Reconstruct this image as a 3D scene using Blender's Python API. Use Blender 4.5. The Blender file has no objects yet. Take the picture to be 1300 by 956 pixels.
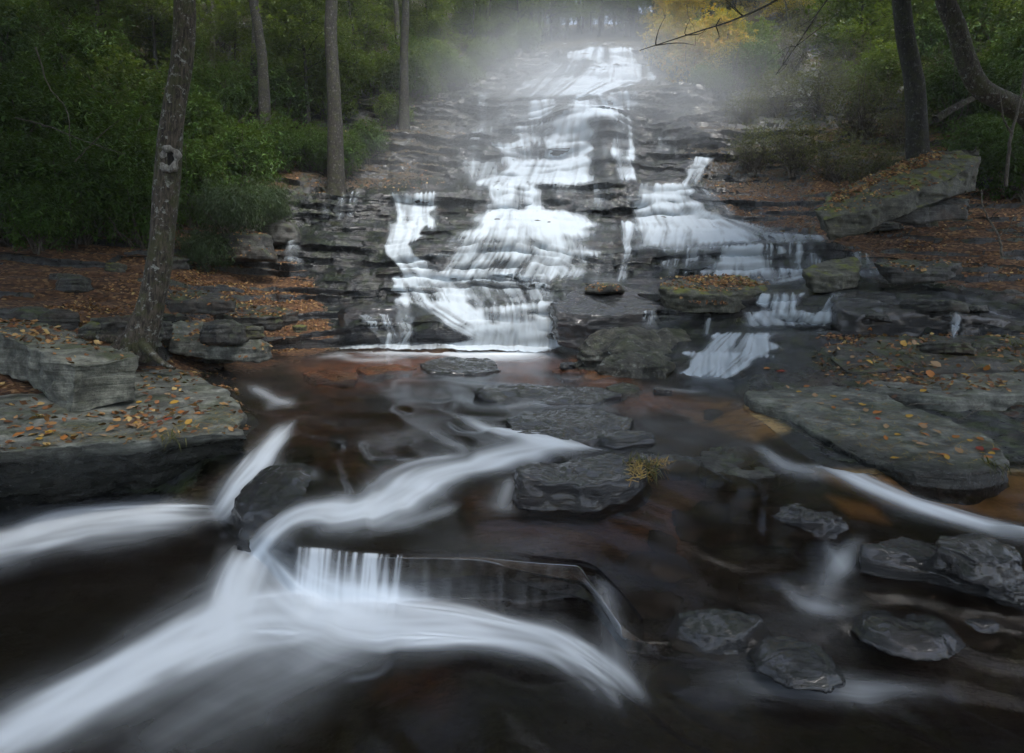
import bpy, math, random
import numpy as np
from mathutils import Vector
from mathutils.bvhtree import BVHTree
rng = np.random.default_rng(7); random.seed(7)
C = bpy.context.scene
COL = C.collection
F, YH, ZC = 750.0, 385.0, 1.5          # focal length in photo pixels, horizon row, camera height over the plunge pool

# ------------------------------------------------------------------ noise
def _h(ix, iy, iz, seed):
    h = (ix.astype(np.int64)*374761393 + iy.astype(np.int64)*668265263 + iz.astype(np.int64)*2147483647 + seed*974634777) & 0xFFFFFFFF
    h = ((h ^ (h >> 13))*1274126177) & 0xFFFFFFFF
    h = ((h ^ (h >> 15))*2246822519) & 0xFFFFFFFF
    return ((h ^ (h >> 16)) & 0xFFFFFF)/float(0xFFFFFF)*2-1
def vn(x, y=0, z=0, seed=0):
    x, y, z = np.broadcast_arrays(np.asarray(x, float), np.asarray(y, float), np.asarray(z, float))
    ix, iy, iz = np.floor(x), np.floor(y), np.floor(z)
    fx, fy, fz = x-ix, y-iy, z-iz
    fx = fx*fx*(3-2*fx); fy = fy*fy*(3-2*fy); fz = fz*fz*(3-2*fz)
    r = 0
    for a in (0, 1):
        for b in (0, 1):
            for c in (0, 1):
                w = (fx if a else 1-fx)*(fy if b else 1-fy)*(fz if c else 1-fz)
                r = r + w*_h(ix+a, iy+b, iz+c, seed)
    return r
def fbm(x, y=0, z=0, o=4, seed=0, g=.5):
    r, a, s = 0, 1, 0
    x, y, z = np.asarray(x, float), np.asarray(y, float), np.asarray(z, float)
    for i in range(o):
        r = r + a*vn(x*2**i+i*7.1, y*2**i+i*3.3, z*2**i, seed+i); s += a; a *= g
    return r/s
def sstep(a, b, x):
    t = np.clip((x-a)/(b-a), 0, 1); return t*t*(3-2*t)

# ------------------------------------------------------------------ mesh helpers
def mesh_np(name, v, faces, attrs=None, smooth=True):
    """faces: list of (n,k) integer arrays"""
    me = bpy.data.meshes.new(name)
    v = np.asarray(v, np.float32)
    me.vertices.add(len(v)); me.vertices.foreach_set('co', v.ravel())
    faces = [np.asarray(f, np.int32) for f in faces if len(f)]
    loops = np.concatenate([f.ravel() for f in faces])
    tot = np.concatenate([np.full(len(f), f.shape[1], np.int32) for f in faces])
    start = np.concatenate([[0], np.cumsum(tot)[:-1]]).astype(np.int32)
    me.loops.add(len(loops)); me.loops.foreach_set('vertex_index', loops)
    me.polygons.add(len(tot)); me.polygons.foreach_set('loop_start', start)
    me.update(calc_edges=True); me.validate()
    if smooth: me.polygons.foreach_set('use_smooth', np.ones(len(me.polygons), bool))
    for k, a in (attrs or {}).items():
        at = me.attributes.new(k, 'FLOAT', 'POINT'); at.data.foreach_set('value', np.asarray(a, np.float32).ravel())
    return me
def obj(name, me, mat=None, parent=None, loc=None):
    o = bpy.data.objects.new(name, me); COL.objects.link(o)
    if mat is not None: me.materials.append(mat)
    if parent is not None: o.parent = parent
    if loc is not None: o.location = loc
    return o
def tag(o, label=None, cat=None, group=None, kind=None):
    if label: o['label'] = label
    if cat: o['category'] = cat
    if group: o['group'] = group
    if kind: o['kind'] = kind
    return o
def empty(name, loc=(0, 0, 0), rz=0, s=1):
    o = bpy.data.objects.new(name, None); COL.objects.link(o); o.location = loc; o.rotation_euler = (0, 0, rz); o.scale = (s, s, s)
    o.empty_display_size = .2
    return o
def copy_tree(o, parent=None):
    c = o.copy(); COL.objects.link(c); c.parent = parent
    for ch in o.children: copy_tree(ch, c)
    return c
def grid_faces(nr, nc, keep=None):
    i = np.arange(nr*nc).reshape(nr, nc)
    q = np.stack([i[:-1, :-1], i[:-1, 1:], i[1:, 1:], i[1:, :-1]], -1).reshape(-1, 4)
    if keep is not None:
        k = keep.reshape(nr, nc); k = (k[:-1, :-1] | k[:-1, 1:] | k[1:, 1:] | k[1:, :-1]).reshape(-1)
        q = q[k]
    return q
def compact(v, q, attrs):
    u, inv = np.unique(q, return_inverse=True)
    return v[u], inv.reshape(q.shape), {k: a.ravel()[u] for k, a in attrs.items()}
def W(px, py, D):
    return np.array([(px-650)/F*D, D, ZC-(py-YH)*D/F])
def tubes(paths, sides=8):
    """paths: list of (points (n,3), radii (n)) -> verts, quads"""
    V, Q, off = [], [], 0
    for pts, rad in paths:
        pts = np.asarray(pts, float); rad = np.asarray(rad, float); n = len(pts)
        t = np.gradient(pts, axis=0); t /= np.linalg.norm(t, axis=1, keepdims=True)+1e-9
        ref = np.array([0.3, 1, .1]) if abs(t[0][1]) < .8 else np.array([1, 0, 0.])
        a = np.cross(t, ref); a /= np.linalg.norm(a, axis=1, keepdims=True)+1e-9
        b = np.cross(t, a)
        th = np.linspace(0, 2*math.pi, sides, endpoint=False)
        ring = pts[:, None]+rad[:, None, None]*(np.cos(th)[None, :, None]*a[:, None]+np.sin(th)[None, :, None]*b[:, None])
        V.append(ring.reshape(-1, 3))
        i = np.arange(n*sides).reshape(n, sides)+off; j = np.roll(i, -1, 1)
        Q.append(np.stack([i[:-1], j[:-1], j[1:], i[1:]], -1).reshape(-1, 4)); off += n*sides
    return np.concatenate(V), np.concatenate(Q)
def spline(pts, n):
    """Catmull-Rom resample of any-dim points"""
    p = np.asarray(pts, float); p = np.vstack([2*p[0]-p[1], p, 2*p[-1]-p[-2]])
    m = len(p)-3; t = np.linspace(0, m-1e-6, n); i = t.astype(int); f = (t-i)[:, None]
    a, b, c, d = p[i], p[i+1], p[i+2], p[i+3]
    return .5*((2*b)+(-a+c)*f+(2*a-5*b+4*c-d)*f*f+(-a+3*b-3*c+d)*f**3)

# ------------------------------------------------------------------ materials
def newmat(name):
    m = bpy.data.materials.new(name); m.use_nodes = True; nt = m.node_tree; nt.nodes.clear()
    return m, nt
class N:
    def __init__(s, nt): s.nt = nt
    def n(s, t, **kw):
        x = s.nt.nodes.new(t)
        for k, v in kw.items():
            if k.startswith('i_'): x.inputs[k[2:].replace('_', ' ')].default_value = v
            else: setattr(x, k, v)
        return x
    def l(s, a, b): s.nt.links.new(a, b)
    def mixc(s, f, a, b, bt='MIX'):
        x = s.nt.nodes.new('ShaderNodeMix'); x.data_type = 'RGBA'; x.blend_type = bt
        for sock, v in ((x.inputs[0], f), (x.inputs[6], a), (x.inputs[7], b)):
            if isinstance(v, bpy.types.NodeSocket): s.l(v, sock)
            elif isinstance(v, (int, float)): sock.default_value = v
            else: sock.default_value = (*v, 1)
        return x.outputs[2]
    def math(s, op, a, b=0., c=None, clamp=False):
        x = s.nt.nodes.new('ShaderNodeMath'); x.operation = op; x.use_clamp = clamp
        for i, v in enumerate((a, b, c)):
            if v is None: continue
            if isinstance(v, bpy.types.NodeSocket): s.l(v, x.inputs[i])
            else: x.inputs[i].default_value = v
        return x.outputs[0]
    def ramp(s, f, stops):
        x = s.nt.nodes.new('ShaderNodeValToRGB'); s.l(f, x.inputs[0]); e = x.color_ramp.elements
        while len(e) < len(stops): e.new(.5)
        for k, (p, c) in zip(e, stops): k.position = p; k.color = (*c, 1) if len(c) == 3 else c
        return x.outputs[0]
    def rampf(s, f, a, b, lo=0., hi=1.):
        x = s.nt.nodes.new('ShaderNodeMapRange'); s.l(f, x.inputs[0])
        for i, v in zip((1, 2, 3, 4), (a, b, lo, hi)): x.inputs[i].default_value = v
        x.interpolation_type = 'SMOOTHSTEP'; return x.outputs[0]
    def attr(s, name): return s.n('ShaderNodeAttribute', attribute_name=name).outputs['Fac']
    def noise(s, vec, scale, detail=4, rough=.55, dist=0.):
        x = s.n('ShaderNodeTexNoise'); x.inputs['Scale'].default_value = scale; x.inputs['Detail'].default_value = detail
        x.inputs['Roughness'].default_value = rough; x.inputs['Distortion'].default_value = dist
        s.l(vec, x.inputs['Vector']); return x.outputs['Fac']
    def mapv(s, vec, scale):
        x = s.n('ShaderNodeMapping'); x.inputs['Scale'].default_value = scale; s.l(vec, x.inputs['Vector']); return x.outputs[0]

def rock_material(name, dark, light, rough=(.45, .85), moss=.3, lichen=.3, brown=.3, litter=False, strata=1., bump=.5, wetattr=False, bed=False, mosscol=(.035, .05, .01), wet_shade_z=None):
    m, nt = newmat(name); b = N(nt)
    geo = b.n('ShaderNodeNewGeometry'); pos = geo.outputs['Position']
    nz = b.n('ShaderNodeSeparateXYZ'); b.l(geo.outputs['Normal'], nz.inputs[0]); nz = nz.outputs[2]
    n1 = b.noise(pos, 1.3, 6, .6); n2 = b.noise(pos, 7., 6, .65); n3 = b.noise(pos, 38., 4, .7)
    st = b.noise(b.mapv(pos, (.5, .5, 14.)), 1.6, 5, .7, .4)
    f = b.math('ADD', b.math('MULTIPLY', n2, .5), b.math('MULTIPLY', st, .5*strata))
    f = b.math('ADD', f, b.math('MULTIPLY', n3, .25))
    col = b.ramp(b.rampf(f, .42, .85), [(0, dark), (.5, tuple(.5*(x+y) for x, y in zip(dark, light))), (1, light)])
    blot = b.rampf(b.noise(pos, 3.1, 7, .72), .36, .66, .45, 1.45)
    bl = b.n('ShaderNodeVectorMath', operation='SCALE'); b.l(col, bl.inputs[0]); b.l(blot, bl.inputs['Scale']); col = bl.outputs[0]
    if brown: col = b.mixc(b.math('MULTIPLY', b.rampf(n1, .5, .7), brown), col, (.10, .052, .022))
    if lichen:
        lf = b.math('MULTIPLY', b.rampf(b.noise(pos, 5., 8, .75), .56, .66), lichen)
        col = b.mixc(lf, col, (.26, .28, .25))
    if moss:
        mf = b.math('MULTIPLY', b.rampf(b.noise(pos, 2.2, 7, .7), .46, .6), b.rampf(nz, .05, .7))
        mf = b.math('MULTIPLY', mf, moss)
        col = b.mixc(mf, col, b.mixc(b.rampf(n2, .3, .7), mosscol, tuple(2.2*c for c in mosscol)))
    rsock = b.rampf(n2, .35, .7, rough[0], rough[1])
    if wetattr:
        wet = b.attr('wet')
        col = b.mixc(b.math('MULTIPLY', wet, .9), col, b.mixc(.62, col, (.006, .008, .011)))
        rsock = b.math('MULTIPLY', rsock, b.math('SUBTRACT', 1., b.math('MULTIPLY', wet, .7)))
    if bed:
        sand = b.math('MULTIPLY', b.attr('sand'), b.rampf(n1, .25, .5)); ora = b.attr('ochre')
        sn = b.mixc(n2, (.30, .18, .06), (.58, .40, .17))
        col = b.mixc(sand, col, sn)
        col = b.mixc(b.math('MULTIPLY', ora, b.rampf(n1, .25, .55), clamp=True), col, b.mixc(n2, (.17, .060, .022), (.40, .18, .065)))
    if litter:
        deepw = b.n('ShaderNodeSeparateXYZ'); b.l(pos, deepw.inputs[0]); soil = b.rampf(deepw.outputs[1], 24., 36.)
        vo = b.n('ShaderNodeTexVoronoi'); vo.inputs['Scale'].default_value = 13.; vo.inputs['Randomness'].default_value = 1.
        b.l(b.mapv(pos, (1, 1, 1.4)), vo.inputs['Vector'])
        sc = b.n('ShaderNodeSeparateColor'); b.l(vo.outputs['Color'], sc.inputs[0])
        lc = b.ramp(sc.outputs[0], [(0, (.03, .015, .008)), (.35, (.075, .035, .016)), (.65, (.115, .058, .026)), (.9, (.18, .10, .045)), (1, (.28, .17, .07))])
        lc = b.mixc(b.math('MULTIPLY', soil, .8), lc, b.mixc(n2, (.012, .016, .006), (.05, .045, .018)))
        lf = b.math('MULTIPLY', b.attr('litter'), b.rampf(nz, .35, .75))
        lf = b.rampf(b.math('ADD', lf, b.math('MULTIPLY', b.math('SUBTRACT', n2, .5), 1.1)), .42, .58)
        col = b.mixc(lf, col, lc)
        rsock = b.math('ADD', rsock, lf, clamp=True)
    if wet_shade_z is not None:  # low band: undercut's shade darkened into the colour, lower roughness for wet rock
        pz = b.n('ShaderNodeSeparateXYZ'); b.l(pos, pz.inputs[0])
        tf_ = b.rampf(b.math('ADD', pz.outputs[2], b.math('MULTIPLY', n1, -.22)), wet_shade_z-.10, wet_shade_z+.03, 1., 0.)
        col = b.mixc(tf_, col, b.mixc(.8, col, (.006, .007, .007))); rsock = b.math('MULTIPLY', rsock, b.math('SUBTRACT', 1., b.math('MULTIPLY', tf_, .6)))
    p = b.n('ShaderNodeBsdfPrincipled'); b.l(col, p.inputs['Base Color']); b.l(rsock, p.inputs['Roughness'])
    if name == 'wet_dark_rock': p.inputs['Specular IOR Level'].default_value = 1.; p.inputs['Coat Weight'].default_value = .7; p.inputs['Coat Roughness'].default_value = .12
    h = b.math('ADD', b.math('MULTIPLY', n2, .5), b.math('MULTIPLY', n3, .18))
    h = b.math('ADD', h, b.math('MULTIPLY', st, .55*strata))
    h = b.math('ADD', h, b.math('MULTIPLY', b.noise(pos, 120., 3, .7), .05))
    bp = b.n('ShaderNodeBump'); bp.inputs['Strength'].default_value = bump; bp.inputs['Distance'].default_value = .08
    b.l(h, bp.inputs['Height']); b.l(bp.outputs[0], p.inputs['Normal'])
    o = b.n('ShaderNodeOutputMaterial'); b.l(p.outputs[0], o.inputs[0])
    return m
def leaf_material(name, stops, trans=.35, rough=.45, objvar=.25, spec=.5):
    m, nt = newmat(name); b = N(nt)
    r = b.attr('rnd'); oi = b.n('ShaderNodeObjectInfo')
    f = b.math('ADD', b.math('MULTIPLY', r, 1-objvar), b.math('MULTIPLY', oi.outputs['Random'], objvar))
    col = b.ramp(f, stops)
    p = b.n('ShaderNodeBsdfPrincipled'); b.l(col, p.inputs['Base Color']); p.inputs['Roughness'].default_value = rough
    p.inputs['Specular IOR Level'].default_value = spec
    t = b.n('ShaderNodeBsdfTranslucent'); b.l(b.mixc(.5, col, (.2, .25, .03), 'MIX'), t.inputs[0])
    mx = b.n('ShaderNodeMixShader'); mx.inputs[0].default_value = trans; b.l(p.outputs[0], mx.inputs[1]); b.l(t.outputs[0], mx.inputs[2])
    o = b.n('ShaderNodeOutputMaterial'); b.l(mx.outputs[0], o.inputs[0])
    return m
def bark_material(name, dark, light, lichen=.3, moss=.3, vs=.22):
    m, nt = newmat(name); b = N(nt)
    tc = b.n('ShaderNodeTexCoord').outputs['Object']
    n1 = b.noise(b.mapv(tc, (1, 1, vs)), 26., 6, .7, .5); n2 = b.noise(tc, 3.2, 6, .7); n3 = b.noise(tc, 9., 5, .75)
    col = b.ramp(b.rampf(n1, .35, .68), [(0, dark), (1, light)])
    col = b.mixc(b.math('MULTIPLY', b.rampf(n3, .55, .64), lichen), col, (.34, .36, .33))
    col = b.mixc(b.math('MULTIPLY', b.rampf(n2, .46, .6), moss), col, (.055, .065, .015))
    p = b.n('ShaderNodeBsdfPrincipled'); b.l(col, p.inputs['Base Color']); p.inputs['Roughness'].default_value = .85
    bp = b.n('ShaderNodeBump'); bp.inputs['Strength'].default_value = .9; bp.inputs['Distance'].default_value = .03
    b.l(n1, bp.inputs['Height']); b.l(bp.outputs[0], p.inputs['Normal'])
    o = b.n('ShaderNodeOutputMaterial'); b.l(p.outputs[0], o.inputs[0])
    return m
def foam_material(name):
    m, nt = newmat(name); b = N(nt)
    d = b.attr('foam')
    df = b.n('ShaderNodeBsdfDiffuse'); df.inputs[0].default_value = (.76, .86, .94, 1)
    tl = b.n('ShaderNodeBsdfTranslucent'); tl.inputs[0].default_value = (.76, .86, .94, 1)
    wm = b.n('ShaderNodeMixShader'); wm.inputs[0].default_value = .4; b.l(df.outputs[0], wm.inputs[1]); b.l(tl.outputs[0], wm.inputs[2])
    tr = b.n('ShaderNodeBsdfTransparent')
    mx = b.n('ShaderNodeMixShader'); b.l(b.math('POWER', d, 1.75), mx.inputs[0]); b.l(tr.outputs[0], mx.inputs[1]); b.l(wm.outputs[0], mx.inputs[2])
    o = b.n('ShaderNodeOutputMaterial'); b.l(mx.outputs[0], o.inputs[0])
    return m
def stream_material(name):
    m, nt = newmat(name); b = N(nt)
    d = b.attr('foam'); dep = b.attr('depth')
    df = b.n('ShaderNodeBsdfDiffuse'); df.inputs[0].default_value = (.80, .86, .91, 1)
    murk = b.n('ShaderNodeBsdfDiffuse'); murk.inputs[0].default_value = (.030, .021, .015, 1)
    tr = b.n('ShaderNodeBsdfTransparent'); b.l(b.mixc(dep, (.93, .82, .70), (.45, .32, .22)), tr.inputs[0])
    body = b.n('ShaderNodeMixShader'); b.l(b.rampf(dep, 0., 1., .02, .25), body.inputs[0]); b.l(tr.outputs[0], body.inputs[1]); b.l(murk.outputs[0], body.inputs[2])
    gl = b.n('ShaderNodeBsdfGlossy'); gl.inputs['Roughness'].default_value = .22; gl.inputs[0].default_value = (.75, .78, .82, 1)
    fr = b.n('ShaderNodeFresnel'); fr.inputs[0].default_value = 1.33
    geo = b.n('ShaderNodeNewGeometry').outputs['Position']
    bp = b.n('ShaderNodeBump'); bp.inputs['Strength'].default_value = .05; bp.inputs['Distance'].default_value = .03
    b.l(b.noise(b.mapv(geo, (1.6, .9, 1)), 2., 2, .5), bp.inputs['Height'])
    b.l(bp.outputs[0], gl.inputs['Normal']); b.l(bp.outputs[0], fr.inputs['Normal'])
    w = b.n('ShaderNodeMixShader'); b.l(fr.outputs[0], w.inputs[0]); b.l(body.outputs[0], w.inputs[1]); b.l(gl.outputs[0], w.inputs[2])
    mx = b.n('ShaderNodeMixShader'); b.l(b.math('POWER', d, 1.7), mx.inputs[0]); b.l(w.outputs[0], mx.inputs[1]); b.l(df.outputs[0], mx.inputs[2])
    o = b.n('ShaderNodeOutputMaterial'); b.l(mx.outputs[0], o.inputs[0])
    return m

M = {}
M['ground'] = rock_material('wet_ledge_rock', (.008, .010, .013), (.060, .066, .070), (.25, .7), .55, .12, .35, litter=True, strata=1.1, bump=.7, wetattr=True, bed=True)
M['grey'] = rock_material('grey_slab_rock', (.07, .077, .066), (.33, .34, .30), (.5, .85), .35, .25, .2, litter=False, strata=.8, bump=.9, wet_shade_z=-.16)
M['block'] = rock_material('grey_block_rock', (.06, .066, .052), (.28, .29, .245), (.55, .85), .5, .25, .1, strata=.9, bump=.9)
M['wet'] = rock_material('wet_dark_rock', (.005, .006, .008), (.034, .038, .044), (.05, .24), .12, .0, .2, strata=.6, bump=1.6)
M['mossy'] = rock_material('mossy_rock', (.05, .052, .04), (.24, .24, .19), (.6, .9), 1., .4, .15, strata=.6, bump=.6, mosscol=(.075, .085, .012))
M['lichen'] = rock_material('lichened_rock', (.04, .041, .034), (.46, .45, .36), (.5, .9), .3, .9, .3, strata=.4, bump=1.)
M['ledge'] = rock_material('dark_ledge_rock', (.02, .021, .02), (.10, .10, .09), (.4, .85), .6, .2, .35, strata=1., bump=.7)
M['ochre'] = rock_material('ochre_stream_rock', (.08, .028, .01), (.30, .12, .045), (.25, .6), .1, .1, .3, strata=.4, bump=.5)
M['foam'] = foam_material('falling_water')
M['stream'] = stream_material('stream_water')
M['rhodo'] = leaf_material('rhododendron_leaf', [(0, (.018, .05, .008)), (.5, (.05, .12, .018)), (.85, (.10, .19, .03)), (1, (.16, .25, .05))], .25, .5, .2, .25)
M['green'] = leaf_material('forest_leaf', [(0, (.035, .07, .008)), (.5, (.085, .15, .016)), (.85, (.12, .17, .025)), (1, (.22, .20, .03))], .4, .5, .35)
M['fern'] = leaf_material('drooping_leaf', [(0, (.014, .036, .010)), (.6, (.04, .085, .028)), (1, (.08, .14, .05))], .3, .45, .1)
M['autumn'] = leaf_material('autumn_leaf', [(0, (.16, .18, .02)), (.35, (.38, .32, .03)), (.7, (.55, .34, .03)), (1, (.62, .24, .03))], .45, .5, .35)
M['twiggy'] = leaf_material('thin_leaf', [(0, (.035, .042, .014)), (.5, (.075, .080, .028)), (.9, (.13, .11, .04)), (1, (.22, .15, .05))], .35, .5, .3)
M['fallen'] = leaf_material('fallen_leaf', [(0, (.05, .022, .010)), (.3, (.15, .058, .022)), (.6, (.30, .13, .045)), (.85, (.44, .26, .10)), (1, (.58, .42, .16))], .15, .6, 0.)
M['leaf_yellow'] = leaf_material('yellow_leaf', [(0, (.45, .26, .04)), (1, (.60, .36, .06))], .2, .55, .6)
M['leaf_orange'] = leaf_material('orange_leaf', [(0, (.36, .13, .03)), (1, (.50, .20, .05))], .2, .55, .6)
M['leaf_red'] = leaf_material('red_leaf', [(0, (.26, .03, .02)), (1, (.38, .06, .03))], .2, .55, .6)
M['leaf_tan'] = leaf_material('tan_leaf', [(0, (.30, .18, .09)), (1, (.46, .32, .19))], .2, .6, .6)
M['needle'] = leaf_material('needle', [(0, (.20, .11, .03)), (1, (.42, .30, .07))], .1, .6, 0.)
M['grass'] = leaf_material('grass_blade', [(0, (.03, .035, .01)), (1, (.12, .12, .03))], .3, .6, 0.)
M['bark'] = bark_material('mossy_bark', (.014, .011, .008), (.12, .10, .075), .8, .6)
M['bark2'] = bark_material('forest_bark', (.008, .007, .006), (.045, .040, .033), .3, .4)
M['twig'] = bark_material('pale_twig', (.05, .042, .032), (.17, .15, .12), .2, .1)
M['hole_shade'] = bark_material('hole_shade_dark', (.002, .002, .002), (.008, .006, .005), 0, 0)  # near-black: the shade of the knot hole put into the colour
M['scar'] = bark_material('scar_bark', (.12, .115, .10), (.36, .35, .32), .8, .1)

# ------------------------------------------------------------------ the lie of the land: rows of (photo x, photo y, distance) or (x, y, None, height)
def B(px, py, z): return (px, py, F*(ZC-z)/(py-YH))
rows = [
 [(650, YH+F*2.5/.8, .8)],
 [(650, YH+F*2.37/3.0, 3.0)],
 [B(-300,700,-.8), B(0,672,-.8), B(270,655,-.8), B(300,690,-.8), B(370,755,-.8), B(440,762,-.8), B(510,760,-.8), B(740,752,-.8), B(790,815,-.83), B(900,835,-.84), B(1100,862,-.85), B(1300,880,-.85)],
 [B(-300,680,-.8), B(0,662,-.8), B(270,648,-.78), B(310,680,-.66), B(350,692,-.5), B(375,696,-.42), B(510,704,-.42), B(610,708,-.45), B(740,744,-.64), B(790,800,-.74), B(900,800,-.74), B(1100,830,-.78), B(1300,850,-.78)],
 [B(-300,655,-.8), B(0,645,-.8), B(200,640,-.78), B(255,615,-.6), B(330,595,-.36), B(400,640,-.35), B(520,640,-.34), B(700,640,-.31), B(850,670,-.38), B(1000,720,-.52), B(1150,745,-.52), B(1300,750,-.47)],
 [B(-300,640,-.78), B(0,630,-.76), B(200,618,-.72), B(275,575,-.35), B(350,550,-.17), B(500,575,-.18), B(650,565,-.13), B(800,595,-.18), B(950,625,-.25), B(1100,655,-.30), B(1300,680,-.33)],
 [B(-300,520,.2), B(0,520,.12), B(250,515,.02), B(400,500,-.05), B(600,520,-.05), B(800,540,-.07), B(950,572,-.1), B(1100,603,-.24), B(1300,608,-.24)],
 [B(-300,480,.5), B(0,480,.4), B(230,468,.2), B(330,470,0), B(600,480,0), B(800,492,0), B(900,505,0), B(960,528,-.03), B(1100,575,-.2), B(1300,582,-.22)],
 [B(-300,450,.8), B(0,442,.75), B(180,437,.78), B(260,448,.3), B(340,447,.05), B(440,445,.0), B(600,447,.0), B(700,447,.0), B(760,462,.03), B(860,480,.04), B(960,492,.06), B(1100,515,-.02), B(1300,528,-.05)],
 [(-300,420,11.5),(0,405,12),(180,408,14),(260,415,16),(340,428,17.5),(430,418,18.8),(500,405,19),(600,398,18.4),(700,388,18.2),(760,412,16.5),(830,415,15.5),(900,428,13.6),(960,428,12.6),(1050,440,11.6),(1150,450,10.8),(1300,455,10.0)],
 [(-300,395,13),(0,378,14),(180,378,16),(260,388,18),(340,392,19.5),(430,388,20.5),(500,375,20.7),(600,370,20.7),(700,370,20.2),(760,378,19),(830,396,17),(900,402,15.2),(960,405,14.5),(1050,412,13.5),(1150,420,12.7),(1300,428,11.8)],
 [(-300,370,13.5),(0,352,15),(180,352,17),(260,362,19),(340,368,20.4),(430,355,21),(500,348,21),(600,354,20.9),(700,353,20.5),(760,358,19.4),(830,372,17.4),(900,382,15.5),(960,374,14.8),(1050,370,14.3),(1150,372,13.8),(1300,375,13.2)],
 [(-300,350,15),(0,335,16.5),(180,338,18.5),(260,340,20.5),(340,348,22),(430,338,22),(500,335,22),(600,350,22),(700,348,22),(760,349,21.5),(830,350,20.5),(900,350,19),(960,350,18),(1050,348,17),(1150,352,16.5),(1300,360,15.5)],
 [(-300,330,15.5),(0,320,17),(180,317,19),(260,314,21),(340,322,22.5),(430,305,22.7),(500,303,22.8),(600,318,22.8),(700,318,22.8),(760,320,22.3),(830,318,21.3),(900,315,19.6),(960,312,18.6),(1050,308,17.6),(1150,332,17.2),(1300,345,16)],
 [(-300,310,17),(0,300,19),(180,297,21),(260,294,23),(340,303,24),(430,292,24.5),(500,284,25),(600,284,24.8),(700,282,24.8),(760,292,25),(830,298,25),(900,305,24),(960,304,23),(1050,300,21),(1150,320,18.5),(1300,325,17.5)],
 [(-300,290,18),(0,280,20),(180,272,22.5),(260,272,24.5),(340,277,26),(430,277,26.5),(500,277,27),(600,270,28),(700,268,28),(760,272,28),(830,280,28),(900,285,27),(960,280,26),(1050,270,24),(1150,285,21),(1300,300,19)],
 [(-300,270,18.5),(0,262,20.5),(180,258,23),(260,255,25),(340,258,26.5),(430,248,27.2),(500,245,27.7),(600,238,28.5),(700,235,28.5),(800,233,28.5),(830,235,28.7),(900,240,28),(960,245,27),(1050,245,25),(1150,265,22),(1300,280,20)],
 [(-300,262,20),(0,250,22),(180,245,25),(260,240,27),(340,238,29),(430,232,30),(500,226,31),(600,225,32),(700,223,32),(760,222,32),(830,222,32),(900,225,31),(960,228,30),(1050,230,27),(1150,245,24),(1300,260,21.5)],
 [(-300,235,22),(0,225,24),(180,215,28),(260,210,30),(340,205,32),(430,207,33),(500,206,33.5),(600,204,34.5),(700,201,34.5),(760,198,34.5),(830,198,34),(900,200,33),(960,205,32),(1050,205,29),(1150,220,26),(1300,230,23.5)],
 [(-300,205,23.5),(0,195,26),(180,185,30),(260,180,32),(340,178,34),(430,177,34.5),(500,172,35),(600,168,35.5),(700,150,36),(760,145,36),(830,150,35.5),(900,158,34.5),(960,165,33),(1050,178,30),(1150,190,28),(1300,195,26)],
 [(-300,180,25),(0,170,28),(180,160,32),(260,158,35),(340,158,37),(430,157,37.5),(500,154,38),(600,156,38),(700,142,38),(760,138,38),(830,142,38),(900,148,37),(960,150,36),(1050,150,33),(1150,155,31),(1300,160,29)],
 [(-300,150,27),(0,140,30),(180,135,34),(260,132,37),(340,132,39),(430,132,39),(500,131,38.7),(600,129,38.6),(700,124,38.6),(780,116,38.6),(860,109,38.6),(900,112,38),(960,120,37),(1050,125,35),(1150,125,33),(1300,125,31)],
 [(-300,120,30),(0,110,34),(180,105,38),(340,108,43),(500,117,44),(600,119,44),(700,115,44),(780,109,44),(860,103,44),(960,100,42),(1150,95,38),(1300,95,35)],
 [(-300,60,34),(0,60,38),(180,65,43),(340,78,49),(500,92,49),(600,98,48),(700,92,48),(780,86,48),(860,85,48),(960,70,46),(1150,55,43),(1300,50,40)],
 [(-300,10,38),(0,10,43),(180,20,50),(340,50,56),(500,70,54),(620,76,53),(690,72,52),(740,61,52),(820,61,52),(870,64,52),(960,40,52),(1150,10,49),(1300,0,46)],
 [(-300,-120,50),(0,-110,55),(180,-70,62),(340,0,68),(500,45,68),(620,58,68),(740,52,68),(820,52,68),(960,15,66),(1150,-70,62),(1300,-120,58)],
 [(-300,-190,90),(0,-180,95),(340,-80,105),(560,10,110),(680,34,110),(800,34,110),(880,0,110),(960,-50,110),(1300,-190,100)],
 [(-300,-150,200),(0,-140,200),(340,-80,200),(600,0,200),(700,30,200),(790,30,200),(880,0,200),(1300,-150,200)],
]
pxs = np.unique(np.concatenate([np.linspace(-900, -80, 60), np.linspace(-80, 1380, 880), np.linspace(1380, 2300, 60)]))
R_py = np.array([np.interp(pxs, [p[0] for p in r], [p[1] for p in r]) for r in rows])
R_D = np.array([np.interp(pxs, [p[0] for p in r], [p[2] for p in r]) for r in rows])
k = np.array([1, 3, 6, 9, 6, 3, 1.])/29.
def sm(a): return np.array([np.convolve(np.pad(x, 3, 'edge'), k, 'valid') for x in a])
R_py, R_D = sm(R_py), sm(R_D)
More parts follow.
